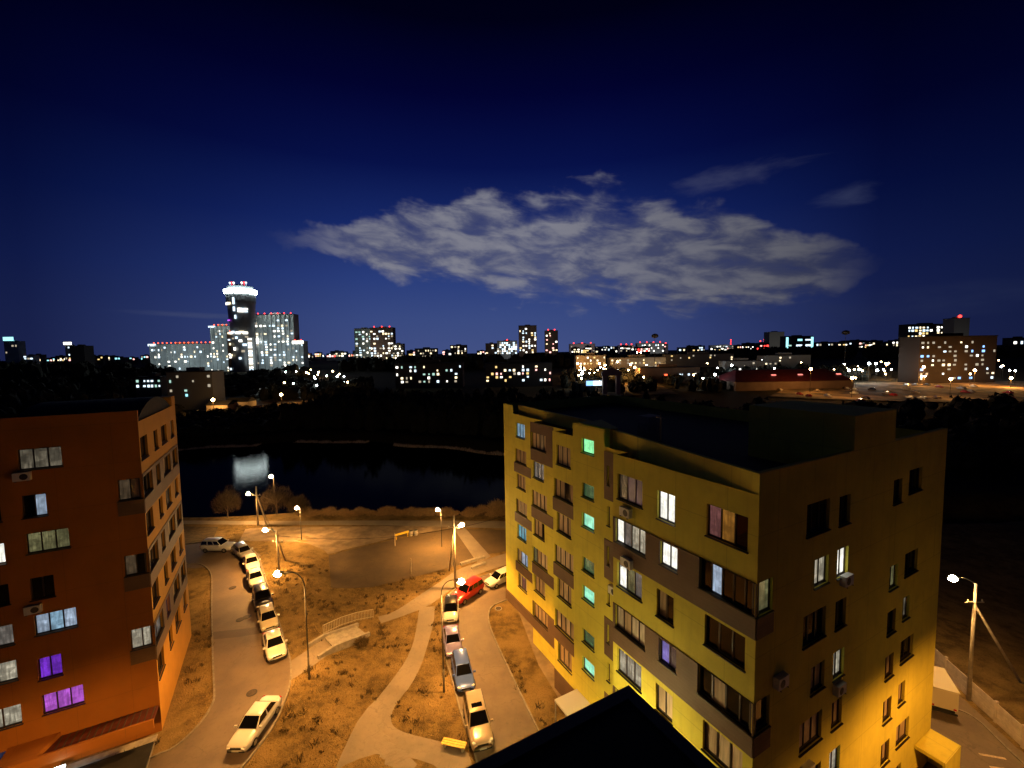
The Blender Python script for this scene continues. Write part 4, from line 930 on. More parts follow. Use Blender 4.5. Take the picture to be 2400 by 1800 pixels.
# ------------------------------------------------------------------ panel fence
posts = [(39.75, 40.0), (39.11, 37.28), (38.55, 34.66), (38.11, 32.29), (37.66, 30.06), (37.2, 27.6), (36.8, 25.2)]
fence = thing('panel_fence', 'pale concrete panel fence along the yard behind the yellow block', 'fence', (38.55, 34.66, 0)); fo_ = Vector((38.55, 34.66, 0))
PANEL = plain('pale_panel', (.60, .52, .47), .85, nscale=2, namp=.15, bump=.006, bscale=20)
for i, p in enumerate(posts):
    b = MB(); q = Vector((*p, 0))-fo_; b.obox(q+Vector((0, 0, .85)), (.09, 0, 0), (0, .09, 0), (0, 0, .95)); b.obj('fence_post', PANEL, fence)
    if i:
        a = Vector((*posts[i-1], 0))-fo_; d_ = (q-a); n_ = Vector((-d_.y, d_.x, 0)).normalized(); dn = d_.normalized()
        for kz in range(3):
            b = MB(); b.obox((a+q)/2+Vector((0, 0, .30+.54*kz)), dn*(d_.length/2-.1), n_*.03, Vector((0, 0, .255))); b.obj('fence_panel', PANEL, fence)

# ------------------------------------------------------------------ concrete staircase
top0, top1 = Vector((-19.8, 42.51)), Vector((-18.02, 40.82)); bot0, bot1 = Vector((-17.7, 45.6)), Vector((-15.9, 44.0))
st = thing('concrete_staircase', 'concrete steps with low side walls and baluster railing across the lawn', 'staircase', (-18, 43, .5)); so = Vector((-18, 43, .5))
NS = 7
for i in range(NS):
    a, c_ = i/NS, (i+1)/NS; z1 = 1.0-(i+.0)*.95/NS+.06
    p = [top0.lerp(bot0, a), top1.lerp(bot1, a), top1.lerp(bot1, c_), top0.lerp(bot0, c_)]
    b = MB(); b.hexa([Vector((q.x, q.y, z1-.5))-so for q in p]+[Vector((q.x, q.y, z1))-so for q in p]); b.obj('step', CONC, st)
for (a, c_) in ((top0, bot0), (top1, bot1)):
    d_ = (c_-a).normalized(); n_ = Vector((-d_.y, d_.x)); a2, c2_ = a-d_*1.8, c_+d_*.3
    b = MB(); pts = [(a2-n_*.14, 1.0), (a2+n_*.14, 1.0), (a+n_*.14, 1.0), (a-n_*.14, 1.0)]
    for (s0, zA), (s1, zB) in (((a2, 1.0), (a, 1.0)), ((a, 1.0), (c2_, .02))):
        b.hexa([Vector((*(s0-n_*.14), zA-.4))-so, Vector((*(s1-n_*.14), zB-.4))-so, Vector((*(s1+n_*.14), zB-.4))-so, Vector((*(s0+n_*.14), zA-.4))-so, Vector((*(s0-n_*.14), zA+.36))-so, Vector((*(s1-n_*.14), zB+.36))-so, Vector((*(s1+n_*.14), zB+.36))-so, Vector((*(s0+n_*.14), zA+.36))-so])
    b.obj('side_wall', CONC, st)
rail = [(-20.1, 43.0, 1.0), (-19.0, 44.9, .65), (-17.9, 46.6, .12), (-16.3, 47.3, .02)]
RAILM = plain('pale_rail_paint', (.55, .48, .36), .6)
b = MB(); b.tube([Vector(p)+Vector((0, 0, 1.0))-so for p in rail], .035, 6); b.tube([Vector(p)+Vector((0, 0, .15))-so for p in rail], .025, 6); rl = b.obj('railing', RAILM, st)
for i in range(34):
    s_ = i/33*3; k_ = min(2, int(s_)); p = Vector(rail[k_]).lerp(Vector(rail[k_+1]), s_-k_)-so
    b = MB(); b.tube([p, p+Vector((0, 0, 1.0))], .022, 5); b.obj('baluster', RAILM, rl)

# ------------------------------------------------------------------ small things on the ground
for i, (p, tp) in enumerate(zip(D['posts'], D['posttop'])):
    t_ = MB(); t_.lathe((0, 0, -.2), [(.10, 0), (.10, .2), (.085, .25), (.08, tp[2]+.2), (.03, tp[2]+.25)], 10)
    tag(t_.obj('timber_post', WOODP, loc=(*p, 0), smooth=False), ('pale timber post standing beside the yellow barrier on the field', 'pale timber post standing alone on the near side of the field')[i], 'post')
t = thing('barrier', 'yellow horizontal barrier rail at the far edge of the field', 'barrier', (-18.4, 68.6, 0), R(38))
b = MB(); b.obox((0, 0, .85), (1.15, 0, 0), (0, .06, 0), (0, 0, .17)); b.obj('rail', YPAINT, t)
for x in (-1.0, 1.0): b = MB(); b.obox((x, 0, .4), (.06, 0, 0), (0, .06, 0), (0, 0, .45)); b.obj('post', YPAINT, t)
for i in range(2):
    t = thing('litter_bin', 'pale concrete litter bin beside the yellow barrier', 'litter bin', (-17.15+.75*i, 69.4+.3*i, 0), 0, 'bins at the far edge of the field')
    b = MB(); b.lathe((0, 0, 0), [(.24, 0), (.32, .1), (.34, .8), (.30, .9)], 12); b.obj('body', CONC, t); b = MB(); b.lathe((0, 0, .9), [(.30, 0), (.22, .03)], 12); b.obj('liner', BUMP, t)
for i, (p, lab) in enumerate(zip([(-22.93, 35.27), (-30.5, 45.73), (-30.07, 46.18), (-2.03, 48.65), (-35.65, 52.39)], ('round iron manhole cover on the road near the lone white sedan', 'round iron manhole cover in the road beside the cream hatchback', 'smaller iron manhole cover close to the parked cars', 'round concrete hatch in the lawn tip beside the yellow block', 'round iron manhole cover in the road beside the black car'))):
    z = ground_z(*p)+(.04 if i != 3 else .05); t = thing('manhole_cover', lab, 'manhole', (*p, z)); b = MB(); b.lathe((0, 0, -.05), [(.42, 0), (.42, .065), (.36, .07)], 20); b.obj('rim', BUMP if i != 3 else CONC, t); b = MB(); b.lathe((0, 0, .0), [(.34, 0), (.34, .025), (.30, .03)], 20); b.obj('lid', plain('rusty_iron', (.05, .035, .025), .7, nscale=12, namp=.4), t)
# yellow bench by the road
t = thing('bench', 'yellow slatted bench on the paving beside the beige car', 'bench', (-4.85, 30.75, 0), R(-14))
for y in (-.20, 0, .20): b = MB(); b.obox((0, y, .46), (.95, 0, 0), (0, .085, 0), (0, 0, .03)); b.obj('seat_slat', YPAINT, t)
for x in (-.72, .72): b = MB(); b.obox((x, 0, .21), (.06, 0, 0), (0, .24, 0), (0, 0, .22)); b.obj('leg', CONC, t)
# ramp walls at the end of the diagonal path
P_ = D['pipe']
for i, (a, c_) in enumerate(((P_[0], P_[1]), (P_[2], P_[3]))):
    a, c_ = Vector(a), Vector(c_); d_ = (c_-a); n_ = Vector((-d_.y, d_.x)).normalized(); b = MB()
    b.obox(Vector((0, 0, .17)), Vector((*(d_/2), 0)), Vector((*(n_*.22), 0)), Vector((0, 0, .2)))
    tag(b.obj('retaining_wall', CONC, loc=(*((a+c_)/2), 0)), ('low pale retaining wall at the edge of the field by the diagonal path', 'low pale retaining wall beside the pavement near the white hatchback')[i], 'wall')

# ------------------------------------------------------------------ vegetation
TWIG = plain('dry_twigs', (.45, .29, .13), .9, nscale=2, namp=.4)
BARK = plain('bark', (.14, .10, .07), .95, nscale=4, namp=.4, bump=.02)
DRYG = plain('dry_grass', (.30, .21, .09), .95, nscale=1.2, namp=.45)
WEED = plain('dark_weeds', (.10, .068, .026), .95, nscale=2, namp=.4)
def twig_cloud(seed, rx, rz, n, ln=.5, z0=.1, wd=.022):
    r = random.Random(seed); b = MB()
    for _ in range(n):
        th = r.uniform(0, 2*math.pi); q = r.random()**.45; ph = math.acos(r.uniform(-.55, 1))
        p = Vector((rx*q*math.sin(ph)*math.cos(th), rx*q*math.sin(ph)*math.sin(th), rz*(.55+.55*q*math.cos(ph))))
        p *= 1+.25*mnoise.noise(p*.9+Vector((seed, 0, 0))); p.z = max(z0, p.z)
        d_ = Vector((p.x*.55+r.gauss(0, .35)*rx, p.y*.55+r.gauss(0, .35)*rx, rz*.55+r.gauss(0, .25)*rz)).normalized()
        l_ = ln*r.uniform(.5, 1.5); s_ = d_.cross(Vector((r.gauss(0, 1), r.gauss(0, 1), r.gauss(0, 1)))).normalized()*wd*r.uniform(.6, 1.5)
        b.face([p-s_, p+s_, p+d_*l_])
        m_ = p+d_*l_*.4; e_ = (d_+Vector((r.gauss(0, .6), r.gauss(0, .6), r.gauss(0, .3)))).normalized()*l_*.5
        b.face([m_-s_*.7, m_+s_*.7, m_+e_])
    return b
def limbs(seed, hgt, rx, n=9, r0=.12):
    r = random.Random(seed); b = MB(); b.tube([(0, 0, -.2), (.04, .03, hgt*.35), (.0, .05, hgt*.62)], r0, 8, r1=r0*.6)
    for i in range(n):
        th = r.uniform(0, 6.28); z = hgt*r.uniform(.22, .6); e = Vector((rx*.8*math.cos(th), rx*.8*math.sin(th), hgt*r.uniform(.65, .95))); m_ = Vector((0, 0, z)).lerp(e, .5)+Vector((0, 0, hgt*.04))
        b.tube([(0, 0, z), m_, e], r0*.45, 6, r1=.012)
    return b
TREE_BARE = plain('bare_twigs', (.075, .048, .022), .9, nscale=2, namp=.3)
for i, (p, lab, hh, rx) in enumerate((((-53.8, 79.0), 'rounded bare tree on the shore beside the braced lamp pole', 4.6, 2.3), ((-45.2, 80.2), 'wide bare tree on the shore right behind the braced lamp pole', 4.6, 3.0), ((-40.6, 79.2), 'smaller bare tree at the start of the lakeside hedge', 3.4, 1.9))):
    z = ground_z(*p); t = thing('bare_tree', lab, 'tree', (*p, z)); limbs(40+i, hh, rx).obj('trunk', BARK, t)
    twig_cloud(50+i, rx, hh, 5200, .55, .9, .010).obj('crown', TREE_BARE, t)
sh_mesh = [twig_cloud(70+i, 1.25, 1.05, 1500, .38, .05, .013).mesh('foliage', TWIG) for i in range(4)]
st_mesh = limbs(77, 1.2, .8, 6, .04).mesh('stem', BARK)
rr = random.Random(5)
for i, p in enumerate(D['hedge']):
    for kx in range(2):
        q = (p[0]+rr.uniform(-.7, .7)+kx*.8, p[1]+1.0+rr.uniform(-.5, .9)+kx*.6); z = ground_z(*q)
        t = thing('lakeside_shrub', 'dry bare shrub in the hedge along the lake shore', 'shrub', (*q, z), rr.uniform(0, 6), 'dry shrubs of the lakeside hedge'); s_ = rr.uniform(.55, 1.15); t.scale = (s_, s_, s_*rr.uniform(.8, 1.2))
        if i > 22 and kx: t.scale = (1.7, 1.7, 2.0)
        for nm, me in (('foliage', sh_mesh[rr.randrange(4)]), ('stem', st_mesh)):
            o = bpy.data.objects.new(nm, me); col.objects.link(o); o.parent = t
# weeds and grass tufts on the lawns
def pt_in(poly, x, y):
    c = False; n = len(poly)
    for i in range(n):
        (x0, y0), (x1, y1) = poly[i], poly[i-1]
        if (y0 > y) != (y1 > y) and x < (x1-x0)*(y-y0)/(y1-y0)+x0: c = not c
    return c
road_p = [D['road_left']+D['road_left_r'][::-1], D['road_right_l']+D['road_right_r'][::-1], D['path_l']+D['path_r'], D['walk_t']+D['walk_b'][::-1], D['spath_t']+D['spath_b'][::-1], D['field'], D['field2'], [tuple(top0), tuple(top1), tuple(bot1), tuple(bot0)], D['dpath']]
def free(x, y): return not any(pt_in(p, x, y) for p in road_p)
def in_house(x, y):
    v = Vector((x-C0[0], y-C0[1])); return v.x*BX+v.y*BY > -.1 and v.x*AX+v.y*AY > -1
def in_red(x, y):
    v = Vector((x-RC[0], y-RC[1])); return v.x*BX+v.y*BY < .2 and v.x*AX+v.y*AY > -1
gb = MB(); r = random.Random(3)
cnt = 0
while cnt < 26000:
    x, y = r.uniform(-50, 8), r.uniform(27, 77)
    if y > 60 and r.random() < .55: continue
    if not free(x, y) or in_house(x, y) or in_red(x, y): continue
    if pt_in(D['dirt'], x, y) and r.random() < .8: continue
    nz = mnoise.noise((x*.35, y*.35, 2)); 
    if nz < -.15 and r.random() < .7: continue
    z = ground_z(x, y); a = r.uniform(0, 6.28); l_ = r.uniform(.08, .24); s_ = Vector((math.cos(a), math.sin(a), 0))*r.uniform(.012, .03); d_ = Vector((r.gauss(0, .5), r.gauss(0, .5), 1)).normalized()*l_; p = Vector((x, y, z-.01))
    gb.face([p-s_, p+s_, p+d_]); cnt += 1
stuff(gb.obj('dry_grass', DRYG), 'short dry straw coloured grass on the lawns between the roads', 'grass')
wd_ = MB(); cnt = 0
while cnt < 230:
    x, y = r.uniform(-34, 6), r.uniform(28, 58)
    if not free(x, y) or in_house(x, y) or in_red(x, y): continue
    if mnoise.noise((x*.22, y*.22, 9)) < r.uniform(-.35, .45): continue
    z = ground_z(x, y); sz = r.uniform(.12, .42)
    for _ in range(26):
        p = Vector((x+r.gauss(0, sz*.5), y+r.gauss(0, sz*.5), z)); d_ = Vector((r.gauss(0, .7), r.gauss(0, .7), 1)).normalized()*sz*r.uniform(.5, 1.3); s_ = Vector((r.gauss(0, 1), r.gauss(0, 1), .3)).normalized()*.03
        wd_.face([p-s_, p+s_, p+d_+s_*.4, p+d_-s_*.4])
    cnt += 1
stuff(wd_.obj('weeds', WEED), 'dark withered weed clumps scattered over the lawns', 'weeds')
t = thing('lawn_shrub', 'dark low shrub growing beside the concrete steps', 'shrub', (-15.9, 42.3, .1)); twig_cloud(91, .6, .6, 700, .3, .03, .02).obj('foliage', WEED, t); limbs(92, .6, .4, 5, .025).obj('stem', BARK, t)
# reeds on the far shore
REED = plain('pale_reeds', (.62, .52, .44), .9, nscale=1, namp=.3)
rb_ = MB(); r = random.Random(8)
for _ in range(5200):
    x = r.uniform(-135, 12); y = far_shore(x)+1.5*math.sin(x*.21)-2.2+r.uniform(-1.0, 2.2); 
    if mnoise.noise((x*.05, 3, 0)) < -.30: continue
    z = max(WATER-.1, ground_z(x, y)-.1); h_ = r.uniform(.5, 1.5)*(.6+.5*mnoise.noise((x*.3, 1, 7))); w_ = r.uniform(.05, .16); dx = r.gauss(0, .2)
    rb_.face([(x-w_, y, z), (x+w_, y, z), (x+dx, y+r.gauss(0, .1), z+max(.3, h_))])
stuff(rb_.obj('reeds', REED), 'thin pale strip of reeds along the far lake shore', 'reeds')
# dark woodland round the lake and on the hills: one mass, thousands of crowns
WOODM = plain('dark_woodland', (.014, .015, .010), .95, nscale=.3, namp=.4)
wm = MB(); r = random.Random(21)
def crown(x, y, z, rx, rz):
    k = len(wm.v); n_, m_ = 7, 4
    for i in range(m_+1):
        th = math.pi*i/m_
        for q in range(n_):
            j = 1+r.uniform(-.25, .25); wm.v.append((x+rx*j*math.sin(th)*math.cos(q*2*math.pi/n_), y+rx*j*math.sin(th)*math.sin(q*2*math.pi/n_), z-rz*j*math.cos(th)))
    for i in range(m_):
        for q in range(n_): wm.f.append((k+i*n_+q, k+i*n_+(q+1) % n_, k+(i+1)*n_+(q+1) % n_, k+(i+1)*n_+q)); wm.mi.append(0)
    for _ in range(6):
        a = r.uniform(0, 6.28); p = Vector((x+rx*.8*math.cos(a), y+rx*.8*math.sin(a), z+rz*r.uniform(.1, .9))); s_ = Vector((r.gauss(0, 1), r.gauss(0, 1), r.gauss(0, .6))).normalized()*rx*.3; d_ = Vector((r.gauss(0, .5), r.gauss(0, .5), 1)).normalized()*rz*.45
        wm.face([p-s_, p+s_, p+d_])
def trees_line(pts, per, rx, depth, drop=4):
    for (a, b_) in zip(pts, pts[1:]):
        n = max(3, int(math.hypot(b_[0]-a[0], b_[1]-a[1])/per))
        for i in range(n*2):
            t_ = r.random(); x = a[0]+(b_[0]-a[0])*t_; y = a[1]+(b_[1]-a[1])*t_+r.uniform(-depth, depth*.3); zt = a[2]+(b_[2]-a[2])*t_-r.random()**1.5*drop*2+.6
            g = ground_z(x, y); hgt = max(5, zt-g); s_ = r.uniform(.75, 1.3); crown(x, y, g+hgt*.52, rx*s_, hgt*.5)
trees_line([(-640, 430, 31), (-497, 420, 29.4), (-435, 420, 27.8), (-360, 420, 25.8), (-340, 420, 20.5), (-282, 420, 15.4), (-238, 430, 18.5), (-204, 450, 22.5)], 4, 5.5, 60)
trees_line([(-218, 600, 26.6), (-141, 600, 26.8), (-29, 600, 27.4), (60, 600, 28), (153, 700, 25), (277, 700, 24.4), (427, 800, 31.4), (554, 800, 32.6), (623, 700, 31.4), (800, 720, 32)], 5, 7, 60)
for _ in range(1500):      # far shore wood
    x = r.uniform(-230, 75); y = far_shore(x)+8+abs(r.gauss(0, 40))
    if y > 262 or (x < -100 and y > 205+max(0, (x+155)*.85)): continue
    g = ground_z(x, y); hgt = (r.uniform(5, 11.5) if y < 230 else r.uniform(4, 8))*(1 if x > -92 else .45); crown(x, y, g+hgt*.5, r.uniform(2, 3.6), hgt*.52)
for _ in range(420):      # wood behind the red block
    x = r.uniform(-420, -165); y = r.uniform(190, 400); g = ground_z(x, y); hgt = r.uniform(6, 13)
    if -235 < x < -165 and 225 < y < 275: continue
    if abs(x/y+.62) < .26 and y > 200: hgt *= .55
    crown(x, y, g+hgt*.5, r.uniform(2.5, 4.5), hgt*.52)
for _ in range(260):      # dark slope behind the yard
    x = r.uniform(60, 300); y = r.uniform(100, 205)
    if x/y > 1.55: continue
    g = ground_z(x, y); hgt = r.uniform(3, 7); crown(x, y, g+hgt*.5, r.uniform(2, 4), hgt*.52)
for _ in range(330):      # town trees between the far blocks
    y = r.uniform(275, 400); x = y*r.uniform(.12, .85); g = ground_z(x, y); hgt = r.uniform(5, 9)
    if y < 320 and x > 150: continue
    crown(x, y, g+hgt*.5, r.uniform(2, 4.2), hgt*.52)
for _ in range(160):
    y = r.uniform(262, 330); x = r.uniform(-170, -95)*y/290; g = ground_z(x, y); hgt = r.uniform(5, 9); crown(x, y, g+hgt*.5, r.uniform(2, 4), hgt*.52)
stuff(wm.obj('woodland', WOODM), 'black mass of trees round the lake and along the horizon', 'woodland')

# ------------------------------------------------------------------ far town
PAL = {'warm': ((1.0, .80, .48), 2.2), 'white': ((1.0, .95, .82), 3.0), 'cool': ((.68, .86, 1.0), 1.9), 'yellow': ((1.0, .68, .25), 1.4), 'blue': ((.25, .5, 1.0), 2.2), 'cyan': ((.35, .9, 1.0), 1.7), 'pink': ((1.0, .45, .40), 2.6), 'dim': ((1.0, .85, .62), .5), 'red': ((1.0, .04, .03), 5.0), 'orange': ((1.0, .10, .03), 3.5), 'violet': ((.6, .1, 1.0), 1.5), 'green': ((.6, 1.0, .85), .8)}
PM = {k: glow('town_light_'+k, c, s) for k, (c, s) in PAL.items()}
WMESH = {}
def far_win(parent, x, y, z, w_, h_, c):
    key = (round(w_, 2), round(h_, 2), c)
    if key not in WMESH:
        b = MB(); b.box(-w_/2, w_/2, -.12, .3, -h_/2, h_/2); WMESH[key] = b.mesh('window', PM[c])
    o = bpy.data.objects.new('window', WMESH[key]); col.objects.link(o); o.parent = parent; o.location = (x, y, z); return o
rf = random.Random(99)
GREYF = plain('far_pale_facade', (.42, .46, .46), .85, nscale=.05, namp=.2); DARKF = plain('far_dark_facade', (.06, .055, .055), .85); BROWNF = plain('far_brown_facade', (.20, .13, .09), .85, nscale=.1, namp=.2)
CREAMF = plain('far_cream_facade', (.45, .38, .27), .85, nscale=.1, namp=.2); PINKF = plain('far_pink_facade', (.5, .42, .42), .85)
def block(key, label, mat, rows, cols, lit, pal, wsz, depth=14, reds=0, fins=0, group=None, zlo=None, top_in=.08, cat='building', name='apartment_tower', sign=None, redname='obstruction_light', redc='red', redr=None):
    x0, x1, Y, zb_, zt = F[key]; xc = (x0+x1)/2; g = ground_z(xc, Y)-1
    base = max(g, -6); t = thing(name, label, cat, (xc, Y, base), 0, group); Wd = x1-x0; H_ = zt-base
    b = MB(); b.box(-Wd/2, Wd/2, 0, depth, 0, H_); b.obj('wall', mat, t)
    b = MB(); b.box(-Wd/2-.3, Wd/2+.3, -.3, depth+.3, H_, H_+.6); b.obj('roof', BITU, t)
    b = MB(); b.box(-Wd*.15, Wd*.15, depth*.3, depth*.7, H_+.6, H_+2.6); b.obj('lift_house', mat, t)
    if fins:
        for i in range(fins+1):
            b = MB(); xx = -Wd/2+Wd*i/fins; b.box(xx-.5, xx+.5, -1.2, 0, 0, H_-.5); b.obj('pilaster', mat, t)
    zl = (zlo if zlo is not None else zb_)-base
    names = list(pal)
    for i in range(rows):
        for j in range(cols):
            if rf.random() > lit: continue
            z = zl+(H_-zl)*(i+.5)/rows*(1-top_in); x = -Wd/2+Wd*(j+.5)/cols+rf.uniform(-.08, .08)*Wd/cols
            far_win(t, x, -.15, z, wsz[0]*rf.choice((.55, .8, 1.0, 1.0)), wsz[1]*rf.choice((.8, 1, 1.15)), rf.choice(names))
    rr_ = redr or max(.35, Y/1010*1.5)
    for i in range(reds):
        b = MB(); xx = -Wd/2+Wd*(i+.5)/reds; b.ball((0, 0, 0), rr_, n=8, m=6); b.tube([(0, 0, -rr_-1), (0, 0, -rr_*.6)], .15, 5); b.obj(redname, PM[redc], t, loc=(xx, depth*.2, H_+.6+rr_+.4))
    if sign:
        sx0, sx1, sz0, sz1, c = sign; b = MB(); b.box(sx0*Wd, sx1*Wd, -.8, -.3, sz0, sz1); b.obj('sign', PM[c], t, loc=(-Wd/2, 0, H_))
    return t
CW = ['white', 'cool', 'cool', 'warm', 'dim', 'white']
# landmark tower
x0, x1, Y, zb_, zt = F['tower_shaft']; xc = (x0+x1)/2; rad = (x1-x0)/2; base = ground_z(xc, Y)-1
tw = thing('landmark_tower', 'tall round tower with a glowing white crown ring', 'tower', (xc, Y, base)); H_ = zt-base
b = MB(); b.lathe((0, 0, 0), [(rad*.86, 0), (rad*.86, H_*.62), (rad*.90, H_*.64), (rad*.94, H_*.86), (rad*1.0, H_*.90), (rad*1.02, H_)], 36); b.obj('shaft', plain('tower_glass', (.17, .19, .21), .35), tw)
b = MB(); b.lathe((0, 0, H_), [(rad*1.02, 0), (rad*1.09, 1.2), (rad*1.12, 3.2), (rad*1.09, 5.2), (rad*.9, 6.2)], 40); b.obj('crown_ring', glow('crown_glow', (.88, 1.0, .93), 70, True), tw, smooth=True)
b = MB(); b.lathe((0, 0, H_+6.2), [(rad*.9, 0), (rad*.85, 4), (rad*.4, 6.5)], 32); b.obj('dome', plain('tower_dome', (.10, .12, .14), .4), tw)
for i, (dx, c) in enumerate(((-.55, 'cool'), (-.42, 'red'), (-.28, 'white'), (.28, 'white'), (.45, 'red'), (.58, 'cool'))):
    b = MB(); b.ball((0, 0, 0), 1.3, n=8, m=6); b.tube([(0, 0, -4), (0, 0, -1)], .25, 5); b.obj('roof_light', PM[c], tw, loc=(dx*rad*1.1, -rad*.3, H_+15))
def tower_win(ang, z, w_, h_, c):
    a = R(ang); b = MB(); rr_ = rad*1.03
    ps = [(rr_*math.sin(a+q), -rr_*math.cos(a+q)) for q in (-w_/rr_/2, 0, w_/rr_/2)]
    for (p, q) in zip(ps, ps[1:]): b.hexa([(*p, -h_/2), (*q, -h_/2), (q[0]*.97, q[1]*.97, -h_/2), (p[0]*.97, p[1]*.97, -h_/2), (*p, h_/2), (*q, h_/2), (q[0]*.97, q[1]*.97, h_/2), (p[0]*.97, p[1]*.97, h_/2)])
    b.obj('window', PM[c], tw, loc=(0, 0, z))
for ang, fz, w_, h_, c in ((-38, .87, 7, 3.2, 'white'), (-22, .87, 6, 3, 'warm'), (2, .90, 2.6, 9, 'cool'), (2, .80, 2.4, 6, 'cool'), (24, .80, 5, 2.4, 'white'), (36, .80, 5, 2.4, 'cool'), (48, .80, 4, 2.4, 'white'), (30, .77, 9, 2, 'white'), (46, .77, 5, 2, 'cool'), (6, .70, 2.2, 5, 'cool'), (-30, .66, 5, 1.6, 'violet'), (-40, .50, 6, 2.4, 'warm'), (-20, .50, 5, 3, 'white'), (-8, .51, 4, 3, 'cool'), (12, .50, 6, 3, 'white'), (26, .51, 6, 3, 'warm'), (40, .50, 6, 3, 'white'), (5, .44, 3, 3, 'cool'), (-10, .43, 3, 2, 'dim'), (44, .45, 4, 2, 'dim'), (20, .40, 4, 3, 'white'), (-30, .36, 3, 3, 'warm'), (35, .35, 5, 3, 'cool'), (-5, .30, 3, 4, 'white'), (28, .27, 4, 3, 'dim'), (-25, .22, 4, 2.6, 'warm'), (15, .18, 3, 3, 'cool')):
    tower_win(ang, fz*H_, w_, h_, c)
t = block('tower_podium', 'dark brown block standing in front of the round tower', BROWNF, 13, 5, .34, ['white', 'cool', 'dim'], (3.0, 2.4), 12, 4)
b = MB(); b.box(F['tower_podium'][1]-sum(F['tower_podium'][:2])/2-.2, F['tower_podium'][1]-sum(F['tower_podium'][:2])/2+7.5, -1.0, 3, 2, 48); sw = b.obj('stair_column', plain('pale_column', (.5, .52, .52), .8), t)
for i in range(16):
    o = far_win(sw, F['tower_podium'][1]-sum(F['tower_podium'][:2])/2+3.6, -1.2, 4+i*2.75, 5.2, 1.9, ('cool', 'white', 'dim', 'white')[i % 4])
t = block('slab_right', 'tall grey ribbed slab with red roof lights beside the round tower', GREYF, 20, 9, .34, CW, (3.1, 2.3), 16, 6, 9)
b = MB(); b.box(-33, -22, -3.4, -2.6, 0, 6.2); b.obj('billboard', glow('billboard_white', (1, .98, .88), 12), t, loc=(F['slab_right'][0]*0, 0, 40))
block('slab_right2', 'lower pale block with a white roof sign at the end of the ribbed slab', GREYF, 9, 4, .32, CW, (2.6, 2.2), 14, 2, 3, sign=(.1, 1.05, -3.5, .8, 'white'))
block('slab_left', 'long pale ribbed block crowned by rows of red lights', GREYF, 11, 20, .17, CW, (2.8, 2.4), 16, 15, 12, sign=(-.03, .09, -2.5, .6, 'cool'), redc='orange')
block('slab_mid', 'pale ribbed slab with a white sign left behind the round tower', GREYF, 15, 5, .30, CW, (2.6, 2.2), 16, 4, 4, sign=(-.12, .28, -2.2, .3, 'cool'), redc='orange')
for i, (fx, fy, px, py, pz, en) in enumerate(((-330, 545, -338, 620, 40, 70000), (-395, 555, -425, 630, 35, 42000), (-450, 560, -460, 640, 25, 52000), (-515, 560, -510, 640, 25, 52000), (-285, 560, -300, 615, 25, 22000))):  # masts and spots added only to brighten the pale tower facades
    g = ground_z(fx, fy); t = thing('added_floodlight', 'added floodlight mast that brightens the pale towers', 'floodlight', (fx, fy, g), 0, 'added floodlights of the tower quarter')
    b = MB(); b.tube([(0, 0, -1), (0, 0, 9)], .25, 6); b.obj('pole', DSTEEL, t); b = MB(); b.box(-.6, .6, -.3, .3, 9, 9.6); b.obj('lamp_head', DSTEEL, t)
    s_ = spot(t, (0, .6, 9.3), en, (.80, .95, 1.0), 75, .8, .5); s_.rotation_euler = (Vector((px, py, pz))-Vector((fx, fy, g+9))).to_track_quat('-Z', 'Y').to_euler()
for i, (fx, fy, px, py, pz, en, sz) in enumerate(((-285, 830, -275, 890, 45, 26000, 80), (55, 930, 60, 1000, 55, 26000, 85), (5, 930, -10, 990, 40, 16000, 80), (260, 1510, 262, 1600, 40, 60000, 80), (425, 1510, 425, 1600, 35, 42000, 75), (485, 1400, 485, 1500, 38, 70000, 80), (830, 1610, 834, 1700, 38, 50000, 80), (672, 1020, 675, 1100, 50, 26000, 60), (620, 555, 624, 600, 50, 5000, 60))):  # further added spots, put in to lift the distant skyline facades
    g = ground_z(fx, fy)+2; t = thing('added_floodlight', 'added floodlight mast that brightens the skyline towers', 'floodlight', (fx, fy, g), 0, 'added floodlights of the skyline quarter')
    b = MB(); b.tube([(0, 0, -3), (0, 0, 9)], .25, 6); b.obj('pole', DSTEEL, t); b = MB(); b.box(-.6, .6, -.3, .3, 9, 9.6); b.obj('lamp_head', DSTEEL, t)
    s_ = spot(t, (0, .6, 9.3), en, (1.0, .92, .88), sz, .8, .5); s_.rotation_euler = (Vector((px, py, pz))-Vector((fx, fy, g+9))).to_track_quat('-Z', 'Y').to_euler()
# other towers on the skyline
WW = ['white', 'warm', 'cool', 'dim', 'white']
block('duo_a', 'pale stepped tower with green tinted bays on the skyline', plain('far_green_grey', (.40, .46, .40), .85), 12, 5, .5, ['cool', 'dim', 'green', 'white'], (4.2, 3.0), 20, 0, 3)
block('duo_b', 'brown tower with red roof lights beside the pale stepped tower', BROWNF, 12, 8, .48, WW, (4.2, 3.0), 20, 3)
block('duo_c', 'small cream block at the foot of the brown skyline tower', CREAMF, 6, 5, .65, ['warm', 'dim', 'white'], (3.4, 2.8), 16)
block('dark_block', 'dark low block with few lit windows between skyline towers', DARKF, 3, 9, .28, ['warm', 'dim'], (3.0, 2.4))
block('low_a', 'grey mid rise with two lit window columns on the skyline', BROWNF, 4, 5, .55, ['white', 'warm', 'dim'], (4.5, 3.2))
block('pair_low', 'brown low block joined to the bright white terrace block', BROWNF, 4, 4, .35, ['warm', 'cool'], (4, 3), 16)
block('lowrise_b', 'bright white terrace block covered in lit windows', GREYF, 6, 9, .7, ['white', 'cool', 'dim'], (4, 3), 16, 1)
block('tall_a', 'tall brown tower with a lit right hand bay', BROWNF, 12, 6, .5, ['white', 'warm', 'yellow', 'cool'], (4.2, 3.2), 20)
